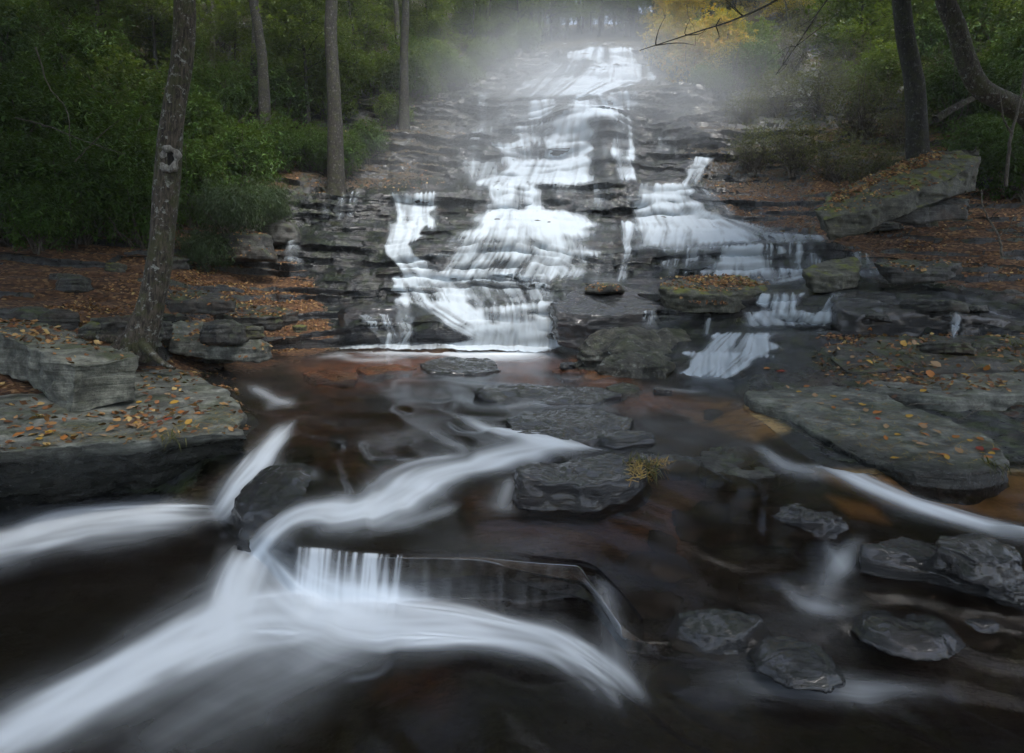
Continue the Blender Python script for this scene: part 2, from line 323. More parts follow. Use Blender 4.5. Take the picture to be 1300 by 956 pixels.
# sideways wander of the lips and feet, shared by neighbouring rows so that nothing crosses
R_py += np.array([fbm(pxs/60, j*1.7, 0, 3, 11)*np.clip((j-8)*.8, 0, 3.) for j in range(len(rows))])
T, rowpos = [], []
for j in range(len(rows)-1):
    dp = np.abs(R_py[j+1]-R_py[j])[60:-60].mean(); dd = np.abs(R_D[j+1]-R_D[j])[60:-60].mean()
    n = int(max(6, dp/1.15, min(dd*5, 40)));
    if j == 0: n = 40
    if j >= len(rows)-3: n = 30
    if 1 <= j <= 3: n = int(n*.9)
    T += list(j+np.arange(n)/n)
T.append(len(rows)-1); T = np.array(T); ji = np.minimum(T.astype(int), len(rows)-2); tf = (T-ji)[:, None]
G_py = R_py[ji]*(1-tf)+R_py[ji+1]*tf; G_D = R_D[ji]*(1-tf)+R_D[ji+1]*tf
PX = np.broadcast_to(pxs, G_py.shape); NR, NC = G_py.shape
R_z = ZC-(R_py-YH)*R_D/F
X = (PX-650)/F*G_D; Y = G_D.copy(); Z = R_z[ji]*(1-tf)+R_z[ji+1]*tf
# smooth the stream area along t a little
TT = np.broadcast_to(T[:, None], X.shape)
def blur(A, n, wt=None):
    for _ in range(n):
        Bq = A.copy()
        Bq[1:-1, 1:-1] = .5*A[1:-1, 1:-1]+.125*(A[:-2, 1:-1]+A[2:, 1:-1]+A[1:-1, :-2]+A[1:-1, 2:])
        A = Bq if wt is None else A+(Bq-A)*wt
    return A
near = 1-sstep(8., 8.6, TT)
Zs = blur(Z, 26); Ys = blur(Y, 26); Xs = blur(X, 26)
X = X+(Xs-X)*near; Y = Y+(Ys-Y)*near; Z = Z+(Zs-Z)*near
def proj(x, y, z): return 650+F*x/y, YH-F*(z-ZC)/y
def inpoly(px, py, poly):
    ins = np.zeros(px.shape, bool); n = len(poly)
    for i in range(n):
        x0, y0 = poly[i]; x1, y1 = poly[(i+1) % n]
        c = ((y0 > py) != (y1 > py)) & (px < (x1-x0)*(py-y0)/((y1-y0) or 1e-9)+x0); ins ^= c
    return ins
def sdist(px, py, poly):
    d = np.full(px.shape, 1e9); n = len(poly)
    for i in range(n):
        x0, y0 = poly[i]; x1, y1 = poly[(i+1) % n]; dx, dy = x1-x0, y1-y0
        t = np.clip(((px-x0)*dx+(py-y0)*dy)/(dx*dx+dy*dy+1e-9), 0, 1)
        d = np.minimum(d, np.hypot(px-x0-t*dx, py-y0-t*dy))
    return np.where(inpoly(px, py, poly), d, -d)
def soft(px, py, poly, w): return sstep(-w, w, sdist(px, py, poly))
SX, SY, SZ = X.copy(), Y.copy(), Z.copy()            # the undisturbed sheet; the stream surface follows it
gpx, gpy = proj(SX, SY, SZ)
water_poly = [(-900, 640), (0, 640), (240, 640), (300, 560), (325, 540), (262, 486), (285, 458), (440, 443), (720, 445), (745, 480), (870, 474), (935, 486), (950, 520), (1000, 560), (1060, 600), (1300, 600), (2300, 600), (2300, 4000), (-900, 4000)]
wsd = sdist(gpx, gpy, water_poly)
wmask = sstep(-6, 22, wsd)*(1-sstep(8.6, 9, TT))
# rock shaping
rockm = sstep(8.2, 9.2, TT)*(1-sstep(24.0, 25.5, TT)*.7)
calm = 1-.2*soft(gpx, gpy, [(490, 445), (500, 300), (600, 230), (600, 170), (660, 60), (840, 55), (830, 200), (900, 240), (960, 310), (840, 350), (760, 360), (720, 445)], 15)
scale = np.clip(G_D/20, .3, 2.2)
Y = Y+fbm(X*.35, Z*.5, Y*.1, 3, 21)*.9*rockm*scale*.6
hl = .16+.012*np.clip(G_D-8, 0, 40)                     # layer thickness
zz = Z+.06*X+fbm(X*.13, Y*.1, 0, 3, 31)*.7+fbm(X*.9, Y*.7, 0, 2, 33)*.08
kk = zz/.26; fl = np.floor(kk); fr = kk-fl
terr = sstep(.5, .92, fr)
jump = vn(X*.45, Y*.25, fl*7.31, 41)*.5+.5
Z = Z+(terr-fr)*.26*rockm*.9*calm
jn = vn(X*.45, Y*.25, (fl+1)*7.31, 41)*.5+.5
lay = jump*(1-terr)+jn*terr
Y = Y-(lay-.5)*.55*rockm*np.clip(scale, .5, 1.6)*calm
# blocky joints
jx = np.floor(X*.8+fbm(Z*.6, fl*.7, 0, 2, 51)*1.2); Y = Y-vn(jx*3.7, fl*5.1, 0, 52)*.16*rockm
fine = fbm(X*1.6, Y*1.6, Z*3.2, 5, 61, .55)
Z = Z+fine*.10*rockm*np.clip(scale, .5, 1.5); Y = Y-fbm(X*2., Y*1.5, Z*5, 4, 62)*.12*rockm
# rounded swells of the falls: (photo x, y, distance, radius x m, radius z m, push m)
for bx, by, bd, rx, rz, ph in ((650, 325, 22.5, 3.2, 1.6, 1.1), (560, 425, 19, 1., .6, .7), (470, 415, 19, 1., .7, .6), (768, 172, 35.5, 1.3, 1.5, 1.3), (768, 215, 33.5, 1.6, .9, 1.2), (540, 325, 22.5, 1.0, .6, .7), (720, 150, 36, 1.6, 1., .7), (880, 270, 27.5, 2., 1., .8), (835, 268, 27.5, .7, .5, .6), (1130, 400, 13.3, 2.2, .4, .5)):
    c = W(bx, by, bd); e = np.exp(-((X-c[0])/rx)**2-((Z-c[2])/rz)**2-((Y-c[1])/2.2)**2)
    Y = Y-ph*e; Z = Z+.25*ph*e
# stream bed
dep = (.09+.10*sstep(0, 60, wsd)+.09*fbm(X*.9, Y*.7, 0, 2, 71)+.07*(1-sstep(3, 5, TT)))
bedn = fbm(X*1.4, Y*1.1, 0, 3, 72, .5)
deep = soft(gpx, gpy, [(-900, 690), (250, 680), (330, 800), (100, 4000), (-900, 4000)], 25)
big = fbm(X*.75+.3*Y, Y*.55, 0, 3, 74, .5); kb = (SZ*.6+big*.55+.25*X*.2)/.16; fb = kb-np.floor(kb)
relief = (.15*big+(sstep(.55, .95, fb)-fb)*.05+.03*vn(X*2.2, Y*2., 0, 76))*sstep(4, 60, wsd)*(1-deep)*(1-.55*sstep(6.5, 8., TT))*(1-.85*np.exp(-((TT-2.7)/.75)**2)*(gpx < 760))*(.45+.55*sstep(1.2, 2.2, TT))
soft_relief = blur(relief, 16)
Ps_ = np.stack([SX, SY, SZ], -1); nS = np.cross(np.gradient(Ps_, axis=1), np.gradient(Ps_, axis=0)); nS /= np.linalg.norm(nS, axis=2, keepdims=True)+1e-9
down_ = wmask*(dep*.75+.35*deep)
X = X-nS[..., 0]*down_; Y = Y-nS[..., 1]*down_; Z = Z-nS[..., 2]*down_+wmask*(relief+bedn*.09*(1-deep))*np.clip(nS[..., 2], 0, 1)**3
bank = (1-wmask)*(1-rockm)
Z = Z+bank*(fine*.12+.03)
bpx, bpy_ = proj(X, Y, Z)
litter = np.zeros_like(X)
for poly, v, w in (([(-900, 270), (230, 270), (360, 300), (400, 360), (430, 440), (330, 470), (250, 470), (300, 560), (-900, 620)], .95, 22),
                   ([(-900, -900), (380, -900), (430, 130), (380, 240), (230, 280), (-900, 300)], .8, 30),
                   ([(370, 200), (430, 130), (560, 120), (590, 170), (560, 230), (480, 245), (380, 250)], .5, 15),
                   ([(870, 110), (1050, 180), (1060, 270), (900, 255), (860, 200)], .5, 20),
                   ([(880, 230), (1040, 230), (1040, 300), (930, 290)], .55, 15),
                   ([(1020, 160), (1100, 140), (1500, 60), (1800, -300), (2300, -300), (2300, 360), (1300, 385), (1110, 345), (1030, 300)], .72, 18),
                   ([(1060, 430), (1300, 420), (2300, 400), (2300, 620), (1300, 600), (1290, 540), (1060, 480)], .45, 12),
                   ([(-900, -4000), (2300, -4000), (2300, 100), (1000, 90), (860, 60), (640, 70), (430, 100), (-900, 200)], .8, 30)):
    litter = np.maximum(litter, v*soft(bpx, bpy_, poly, w))
wetm = soft(bpx, bpy_, [(380, 450), (350, 330), (390, 250), (430, 200), (500, 120), (600, 110), (660, 55), (830, 55), (920, 110), (960, 220), (1060, 300), (1100, 350), (1320, 360), (1320, 440), (1000, 480), (860, 490)], 25)
wetm = np.maximum(wetm, sstep(-25, 0, wsd)*(TT < 9))
sand = soft(bpx, bpy_, [(1035, 600), (1500, 600), (1500, 668), (1250, 662), (1120, 640)], 10)+soft(bpx, bpy_, [(830, 500), (940, 510), (1000, 545), (960, 560), (880, 535)], 8)+soft(bpx, bpy_, [(1050, 630), (1110, 640), (1130, 665), (1080, 655)], 8)
ochre = soft(bpx, bpy_, [(370, 462), (460, 450), (700, 452), (830, 490), (900, 520), (800, 525), (700, 500), (600, 470), (480, 490), (400, 495)], 14)+.35*soft(bpx, bpy_, [(560, 600), (900, 620), (860, 700), (600, 690)], 30)+.2*soft(bpx, bpy_, [(330, 500), (560, 500), (520, 620), (330, 580)], 30)+.5*soft(bpx, bpy_, [(500, 780), (620, 780), (560, 900), (480, 880)], 30)
G = np.stack([X, Y, Z], -1).reshape(-1, 3)
gq = grid_faces(NR, NC)[:, ::1]
gme = mesh_np('rock_ground', G, [gq], dict(litter=litter, wet=wetm, sand=np.clip(sand, 0, 1), ochre=np.clip(ochre, 0, 1)))
ground = tag(obj('ground', gme, M['ground']), kind='structure')

# ------------------------------------------------------------------ falling water
def Q(TL, TR, BR, BL, d0, d1=None, s=.8, e=.12):
    return (TL, TR, BR, BL, d0, d0 if d1 is None else d1, s, e)
main_patches = [
 Q((750,60),(818,61),(825,84),(743,86),.75), Q((742,82),(824,80),(828,101),(728,104),.85), Q((722,99),(822,98),(775,118),(695,121),.8),
 Q((705,78),(738,72),(722,106),(664,110),.45), Q((722,66),(760,59),(746,75),(720,77),.6), Q((660,104),(730,98),(700,122),(640,124),.3),
 Q((722,121),(775,118),(792,138),(714,144),.95), Q((770,117),(808,115),(812,137),(772,139),.55), Q((664,129),(702,124),(706,147),(664,154),.6),
 Q((606,118),(622,118),(626,168),(606,172),.38), Q((636,132),(666,129),(666,154),(636,155),.28), Q((810,116),(870,110),(872,140),(812,140),.16,.1,1.),
 Q((718,138),(778,135),(790,147),(698,152),.85), Q((704,147),(752,142),(746,206),(692,208),1.,.95,.35), Q((776,142),(802,146),(808,202),(780,202),.85,.8,.6),
 Q((748,143),(764,145),(757,178),(746,180),.45), Q((650,162),(704,149),(700,180),(655,182),.55), Q((628,182),(688,182),(688,207),(630,207),.6,.6,.7),
 Q((596,164),(612,162),(610,207),(588,208),.35), Q((830,168),(860,168),(864,199),(832,199),.4,.3,1.), Q((806,150),(830,155),(834,198),(808,198),.2,.15,1.),
 Q((636,206),(746,199),(744,234),(612,236),.9,.85,.4), Q((780,198),(802,199),(812,226),(784,228),.75), Q((586,205),(640,205),(625,232),(586,234),.35),
 Q((610,236),(692,234),(686,270),(616,270),.82,.75,.75), Q((744,234),(768,234),(768,268),(746,268),.35,.2,1.), Q((690,235),(745,234),(740,268),(690,268),.12,.08,1.),
 Q((612,268),(730,267),(756,298),(588,302),.8,.6,.6), Q((580,294),(742,287),(756,322),(556,328),.6,.55,.95), Q((556,322),(756,318),(738,352),(530,356),.62,.5,.95),
 Q((620,268),(700,268),(720,285),(610,288),.5), Q((640,300),(752,290),(752,330),(700,350),.35,.35,.9),
 Q((500,246),(552,244),(550,286),(506,286),.8,.7,.6), Q((492,282),(548,282),(534,302),(490,318),.9,.85,.4), Q((546,262),(556,262),(556,292),(546,292),.3),
 Q((487,312),(512,306),(560,350),(512,358),.9,.85,.4), Q((500,352),(566,344),(602,392),(512,386),.8,.7,.7), Q((512,382),(604,386),(640,418),(590,425),.75,.7,.6),
 Q((560,348),(700,350),(706,378),(600,392),.35,.35,1.), Q((596,392),(706,382),(708,418),(600,420),.72,.8,.7), Q((588,414),(712,406),(716,450),(570,450),.95,1.,.3),
 Q((500,380),(518,378),(530,420),(505,425),.35), Q((478,388),(490,386),(505,426),(492,428),.5,.6,.8), Q((488,424),(530,420),(514,448),(484,448),.65,.7,.7),
 Q((442,388),(456,386),(484,415),(478,424),.3,.4,1.), Q((425,438),(600,434),(600,449),(420,449),.5,.6,.3), Q((572,372),(592,368),(592,398),(574,400),.35,.3,.9),
 Q((590,236),(612,236),(610,262),(592,262),.15,.1,1.), Q((786,280),(812,284),(802,318),(792,318),.45,.5,.8), Q((790,316),(804,316),(794,354),(780,354),.5,.4,.8),
 Q((600,150),(790,140),(795,235),(590,235),.16,.12,1.4,.1), Q((600,235),(790,235),(775,380),(560,380),.12,.10,1.4,.1), Q((836,392),(816,392),(815,416),(834,416),.2),
]
right_patches = [
 Q((878,202),(908,194),(886,236),(862,236),.45,.5,.8), Q((812,235),(872,234),(886,260),(804,262),.85,.8,.6), Q((800,258),(890,258),(928,292),(808,292),.8,.75,.6),
 Q((806,288),(945,292),(950,308),(798,314),.85,.75,.6), Q((880,262),(940,285),(1040,302),(900,300),.45,.4,.8), Q((800,240),(900,236),(960,300),(790,330),.25,.2,1.2), Q((940,296),(1040,300),(1045,310),(950,312),.4,.35,.8), Q((830,310),(930,306),(925,320),(835,322),.35,.3,.9)]
curtain_patches = [
 Q((905,315),(994,311),(997,347),(898,352),.85,.7,.95), Q((846,318),(908,315),(902,351),(842,351),.4,.3,1.1), Q((992,310),(1048,308),(1046,346),(996,347),.5,.4,1.1),
 Q((880,348),(1050,344),(1040,360),(900,358),.55,.3,.5), Q((1030,346),(1060,345),(1000,362),(940,364),.4)]
mid_patches = [
 Q((968,374),(1019,372),(1022,399),(960,401),.9,.8,.8), Q((938,396),(1040,398),(1052,411),(950,414),.8,.6,.5), Q((1056,371),(1073,371),(1052,400),(1036,402),.65,.6,.6), Q((1036,398),(1062,388),(1060,410),(1030,411),.5)]
low_patches = [
 Q((912,424),(984,424),(990,452),(872,456),.75,.75,.8), Q((874,448),(968,449),(925,480),(860,481),.95,.9,.5), Q((893,404),(906,404),(902,427),(890,427),.45)]
small_sets = [
 ('small_waterfall', 'narrow white waterfall dropping beside the mossy leaf topped rock, right of the dark wet rock', [Q((817,392),(835,392),(834,416),(814,416),.85,.8,.7)]),
 ('small_waterfall', 'thin trickle falling off the long dark wet shelf at far right', [Q((1206,399),(1218,399),(1216,430),(1206,430),.5,.3,.9), Q((1266,404),(1272,404),(1271,426),(1266,426),.35,.2)]),
 ('small_waterfall', 'small pale cascade on the left ledges, upper left of the falls', [Q((428,250),(458,243),(448,276),(424,278),.55,.4,1.), Q((406,262),(424,258),(420,275),(406,276),.25)]),
 ('small_waterfall', 'lowest thin trickle down the dark ledges left of the falls', [Q((364,302),(376,300),(384,328),(364,332),.5,.35,.9), Q((366,328),(384,326),(388,352),(370,355),.25)]),
 ('small_waterfall', 'short cascade between the pointed rock and the flat mossy rock at right', [Q((1082,322),(1108,324),(1118,356),(1078,354),.5,.4,.8)]),
]
WX = SX.copy()
# falling water lies on a softened copy of the displaced rock
bX, bY, bZ = blur(X, 6), blur(Y, 6), blur(Z, 6)
Pg = np.stack([bX, bY, bZ], -1)
du = np.gradient(Pg, axis=1); dv = np.gradient(Pg, axis=0); nn = np.cross(du, dv); nn /= np.linalg.norm(nn, axis=2, keepdims=True)+1e-9
nn *= np.sign((nn*np.array([0, -.7, .7])).sum(-1, keepdims=True)+1e-9)
wob = fbm(PX/7., TT*.6, 0, 3, 81)
Pw = Pg+nn*(.11+.05*wob)[..., None]
flat_ = sstep(.35, .85, blur(np.abs(nn[..., 2]), 2))
wpx, wpy = proj(Pw[..., 0], Pw[..., 1], Pw[..., 2])
def patch_density(patches, sel, seed):
    x, y = wpx[sel], wpy[sel]; out = np.zeros(x.shape)
    wx = x+fbm(x/14., y/14., 0, 2, 88)*2.2
    for i, (TL, TR, BR, BL, d0, d1, s, e) in enumerate(patches):
        minx, maxx = min(TL[0], BL[0])-8, max(TR[0], BR[0])+8; miny, maxy = min(TL[1], TR[1])-6, max(BL[1], BR[1])+10
        m = (wx > minx) & (wx < maxx) & (y > miny) & (y < maxy)
        if not m.any(): continue
        xx, yy = wx[m], y[m]; u = np.full(xx.shape, .5); v = u.copy()
        for _ in range(4):
            yt = TL[1]+(TR[1]-TL[1])*u; yb = BL[1]+(BR[1]-BL[1])*u; v = (yy-yt)/(yb-yt+1e-6); vc = np.clip(v, -.2, 1.2)
            xl = TL[0]+(BL[0]-TL[0])*vc; xr = TR[0]+(BR[0]-TR[0])*vc; u = (xx-xl)/(xr-xl+1e-6)
            u_ = u; u = np.clip(u, -.2, 1.2)
        wpxl = abs(TR[0]-TL[0])+abs(BR[0]-BL[0]); wpxl /= 2; hpx = abs(BL[1]-TL[1])+abs(BR[1]-TR[1]); hpx /= 2
        n1 = vn(u*wpxl/7., v*hpx/45., i, seed); n2 = vn(u*wpxl/2.6, v*hpx/38., i, seed+1); n3 = vn(u*wpxl/1.2, v*hpx/30., i, seed+2)
        n0 = vn(u*wpxl/17., v*hpx/60., i, seed+5)
        st = 1+s*(.55*n0+.66*n1+.5*n2+.22*n3)
        ed = min(.35, max(e, 5./max(wpxl, 1)))
        en = .16*vn(v*hpx/9., i*3.3, u_*2, seed+3)
        fu = sstep(-ed*.6, ed, u_+en)*sstep(-ed*.6, ed, 1-u_+en)
        fv = sstep(-2.5/max(hpx, 1), 2./max(hpx, 1), v+.04*n2)*sstep(-6./max(hpx, 1), 4./max(hpx, 1), 1-v+.08*n2)
        d = np.clip((d0+(d1-d0)*v)*st, 0, 1)*fu*fv
        lg = vn(xx/40., (yy+.12*xx)/9., 0, 190)
        d = d*np.clip(.86+.38*flat_[sel][m]+.35*lg*(.4+.6*s), .25, 1.35)
        o = out[m]; out[m] = 1-(1-o)*(1-np.clip(d, 0, .97))
    return out
def fall_object(name, patches, label, seed, group=None, t0=7.9, t1=24.9):
    den = np.zeros(X.shape)
    xs = [p[0] for q in patches for p in q[:4]]; ys = [p[1] for q in patches for p in q[:4]]
    sel = (wpx > min(xs)-12) & (wpx < max(xs)+12) & (wpy > min(ys)-10) & (wpy < max(ys)+14) & (TT > t0) & (TT < t1)
    den[sel] = patch_density(patches, sel, seed)
    q = grid_faces(NR, NC, den > .012)[:, ::1]
    v, q, at = compact((Pw+nn*(seed % 50)*.0016).reshape(-1, 3), q, dict(foam=np.clip(den, 0, 1)))
    o = obj(name, mesh_np(name, v, [q], at), M['foam'])
    return tag(o, label, 'waterfall', group)
fall_object('waterfall', main_patches, 'tall white silky waterfall stepping down the dark layered cliff in the middle', 101)
fall_object('waterfall', right_patches, 'wide white cascade fanning down right of the main falls', 131)
fall_object('waterfall', curtain_patches, 'row of thin white strands falling over the long low ledge at right of centre', 141)
fall_object('waterfall', mid_patches, 'short broad waterfall beside the mossy rock, middle step of the right hand stream', 151)
fall_object('waterfall', low_patches, 'lowest fan shaped cascade entering the pool right of the lichened boulder', 161)
for i, (nm, lb, ps) in enumerate(small_sets): fall_object(nm, ps, lb, 171+i*7, 'trickles at the sides of the falls')

# ------------------------------------------------------------------ stream surface with its white currents: strokes of (x, y, half width, strength)
strokes = [
 [(378,528,6,.5),(362,545,11,.85),(335,580,14,.9),(305,615,15,.8),(280,645,16,.75),(262,660,16,.6)],
 [(300,652,7,.5),(240,655,17,.9),(160,660,22,.95),(90,668,23,.9),(20,685,24,.85),(-60,705,28,.8),(-200,740,34,.7)],
 [(560,520,3,.2),(600,532,7,.55),(640,546,9,.7),(690,556,11,.8),(740,560,10,.5),(790,562,6,.1)],
 [(790,565,5,.1),(720,563,9,.6),(660,572,13,.9),(600,586,15,.9),(545,598,20,.85),(500,622,24,.85),(465,642,17,.8),(420,652,15,.8),(375,662,16,.8),(345,685,20,.8),(325,715,26,.85),(300,745,30,.9)],
 [(600,590,10,.4),(540,625,14,.45),(490,650,16,.5),(430,668,15,.5),(390,690,14,.5)],
 [(590,628,6,.35),(560,642,9,.45),(515,658,9,.4),(470,668,8,.2)],
 [(322,705,24,.7),(345,735,38,1.),(390,768,42,1.),(470,785,40,.98),(560,792,32,.9),(640,798,26,.8),(700,814,26,.7),(740,840,28,.55),(775,870,30,.4),(800,910,34,.2)],
 [(420,775,34,.8),(330,780,42,.95),(270,804,38,.95),(200,838,38,.9),(120,880,40,.8),(20,932,44,.6),(-100,990,50,.5)], [(480,800,40,.3),(400,830,50,.42),(320,870,56,.4),(220,930,60,.3),(100,1000,70,.2)],
 [(320,700,22,.6),(300,740,26,.85),(285,780,28,.8),(250,815,25,.6)],
 [(652,598,5,.3),(646,612,12,.55),(640,632,17,.45),(638,655,18,.15)],
 [(945,556,3,.2),(970,572,6,.55),(995,588,7,.6),(1030,600,7,.5),(1060,610,9,.6)],
 [(1012,590,4,.3),(1050,596,8,.75),(1100,616,10,.8),(1160,638,11,.75),(1230,656,12,.65),(1300,674,13,.6),(1400,700,15,.6)],
 [(760,712,8,.15),(768,750,12,.42),(778,795,18,.4),(786,845,26,.35),(780,900,34,.25)],
 [(1110,664,6,.1),(1088,682,12,.32),(1072,706,18,.5),(1052,732,22,.34),(1036,758,20,.2),(1030,790,20,.1)], [(1040,668,6,.1),(1052,688,10,.3),(1066,708,14,.4),(1080,730,16,.15)],
 [(975,720,8,.1),(1005,744,10,.32),(1040,760,10,.42),(1080,762,12,.2),(1110,752,12,.1)],
 [(900,850,22,.1),(1000,862,18,.4),(1090,866,18,.5),(1160,864,18,.3),(1240,870,20,.1)],
 [(310,488,5,.3),(332,498,7,.55),(356,506,6,.4),(385,503,5,.2)], [(330,520,6,.15),(355,510,6,.4),(380,512,5,.3)],
 [(425,456,3,.3),(470,458,3,.5),(520,455,3,.3)], [(395,455,2,.2),(430,452,3,.5),(455,453,2,.2)],
 [(610,524,2,.2),(650,514,3,.5),(700,511,3,.6),(750,511,3,.5),(800,516,3,.2)],
 [(540,545,4,.15),(570,555,7,.4),(600,572,6,.3)], [(440,560,10,.15),(520,548,12,.3),(580,535,10,.2)],
 [(820,492,4,.2),(855,496,3,.4),(900,500,3,.35)], [(690,478,2,.2),(730,480,3,.35),(770,478,2,.2)],
 [(870,476,6,.9),(905,480,5,.7),(940,486,3,.3)], [(430,449,3,.5),(520,449,4,.6),(600,450,5,.9),(700,450,5,.9),(730,452,3,.3)],
 [(560,452,2,.4),(620,456,4,.5),(700,457,3,.3)],
 [(345,600,10,.25),(365,596,8,.4),(395,604,10,.35),(412,618,7,.2)],
 [(1180,560,4,.1),(1260,560,3,.2)],
 [(500,700,30,.12),(640,690,30,.16),(760,680,30,.1)], [(850,900,40,.12),(1000,800,45,.14),(1150,790,40,.1)],
]
rf = random.Random(3); fil = []
for st in strokes:
    wmax = max(p[2] for p in st)
    if wmax < 9 or max(p[3] for p in st) < .62: continue
    for q_ in range(int(6+wmax/2.5)):
        o0, o1 = rf.uniform(-1.1, 1.1), rf.uniform(-1.1, 1.1); a0 = rf.randrange(0, max(1, len(st)-3)); a1 = min(len(st), a0+rf.randrange(3, len(st)+1))
        seg = st[a0:a1]
        if len(seg) < 3: continue
        f_ = []
        for k_, p in enumerate(seg):
            pn = seg[min(k_+1, len(seg)-1)]; pp = seg[max(k_-1, 0)]; dx, dy = pn[0]-pp[0], pn[1]-pp[1]; L_ = math.hypot(dx, dy)+1e-6
            o_ = (o0+(o1-o0)*k_/len(seg))*p[2]*1.15; f_.append((p[0]-dy/L_*o_, p[1]+dx/L_*o_*.8, max(1.6, p[2]*rf.uniform(.08, .2)), min(.85, p[3]*rf.uniform(.35, .95))))
        fil.append(f_)
strokes = [[(p[0], p[1], p[2]*(1.12 if p[2] > 12 else 1.), p[3]*.92) for p in st] for st in strokes]+fil
m1 = (TT < 9.2)
nrw = int(np.argmax(T > 9.2))
sx, sy = gpx[:nrw], gpy[:nrw]
foam = np.zeros(sx.shape); ridge = np.zeros(sx.shape)
for si, st in enumerate(strokes):
    p = spline(st, 40); mnx, mxx = p[:, 0].min()-60, p[:, 0].max()+60; mny, mxy = p[:, 1].min()-60, p[:, 1].max()+60
    m = (sx > mnx) & (sx < mxx) & (sy > mny) & (sy < mxy)
    if not m.any(): continue
    x, y = sx[m], sy[m]; best = np.full(x.shape, 1e9); sd = np.zeros(x.shape); tt = np.zeros(x.shape); hw = np.ones(x.shape); stg = np.zeros(x.shape); L = 0
    for i in range(len(p)-1):
        a, b_ = p[i], p[i+1]; d = b_[:2]-a[:2]; ln = np.hypot(*d)+1e-6
        tl = np.clip(((x-a[0])*d[0]+(y-a[1])*d[1])/ln**2, 0, 1); ex = x-a[0]-tl*d[0]; ey = y-a[1]-tl*d[1]; dd = np.hypot(ex, ey)
        b2 = dd < best; best = np.where(b2, dd, best); sd = np.where(b2, np.sign(ex*d[1]-ey*d[0])*dd, sd); tt = np.where(b2, L+tl*ln, tt)
        hw = np.where(b2, a[2]+(b_[2]-a[2])*tl, hw); stg = np.where(b2, a[3]+(b_[3]-a[3])*tl, stg); L += ln
    r = best/np.maximum(hw, 1)
    sn = .5*vn(sd/5.5, tt/70, si, 201)+.35*vn(sd/2.4, tt/50, si, 202)+.35*vn(sd/14, tt/60., si, 203)
    end = sstep(-.05, .22, tt/L)*sstep(-.05, .28, 1-tt/L)
    prof = np.exp(-(r**2)*(1.05+.35*vn(tt/80, si, np.sign(sd)*3.3, 204)))
    d = np.clip(stg*prof*(1+.38*sn*(1.25-prof*.5)), 0, .96)*end
    foam[m] = 1-(1-foam[m])*(1-d); ridge[m] = np.maximum(ridge[m], prof*stg*end)
# the small curtain over the foreground lip
gx, gy = sx, sy
cu = (gx-(378-(gy-695)*.05))/(134+(gy-695)*-.05); cv = (gy-(694+cu*8))/(58.)
cur = np.clip(.68+.55*vn(cu*7, cv*.5, 0, 216)+.4*vn(cu*22, cv*.9, 0, 211)+.45*vn(cu*45, cv*.8, 0, 212), 0, 1)*sstep(-.02, .05, cu)*sstep(-.02, .03, 1-cu)*sstep(-.04, .06, cv)*sstep(-.5, .15, 1-cv)
foam = 1-(1-foam)*(1-.85*cur)
film = np.clip(vn(gx/6., gy/40., 0, 213)+.25, 0, 1)*.15*soft(gx, gy, [(515, 703), (740, 735), (742, 765), (515, 760)], 6)
foam = 1-(1-foam)*(1-film)
flow = np.clip(.5+.5*fbm(gx/90.+gy/60., (gy-gx*.25)/7., 0, 4, 214), 0, 1)**3*.10*sstep(-5, 20, wsd[:nrw])
foam = 1-(1-foam)*(1-flow)
foam = foam+(blur(foam, 7)-foam)*.75*(1-np.clip(cur*3, 0, 1))
wz = SZ[:nrw]+soft_relief[:nrw]+.035*ridge+.003*fbm(gx/60., gy/30., 0, 2, 215)+.012*cur
def smax(a, b, k_=.02): return .5*(a+b+np.sqrt((a-b)**2+k_*k_))
wz = np.where(wsd[:nrw] > 4, smax(wz, blur(Z, 2)[:nrw]+.012), wz)
keep = (wsd[:nrw] > -14)
q = grid_faces(nrw, NC, keep)[:, ::1]
Ps = np.stack([SX[:nrw], SY[:nrw]-.03*ridge, wz], -1).reshape(-1, 3)
dp = sstep(.02, .32, wz-Z[:nrw])
v, q, at = compact(Ps, q, dict(foam=foam, depth=dp))
tag(obj('water', mesh_np('water', v, [q], at), M['stream']), kind='structure')

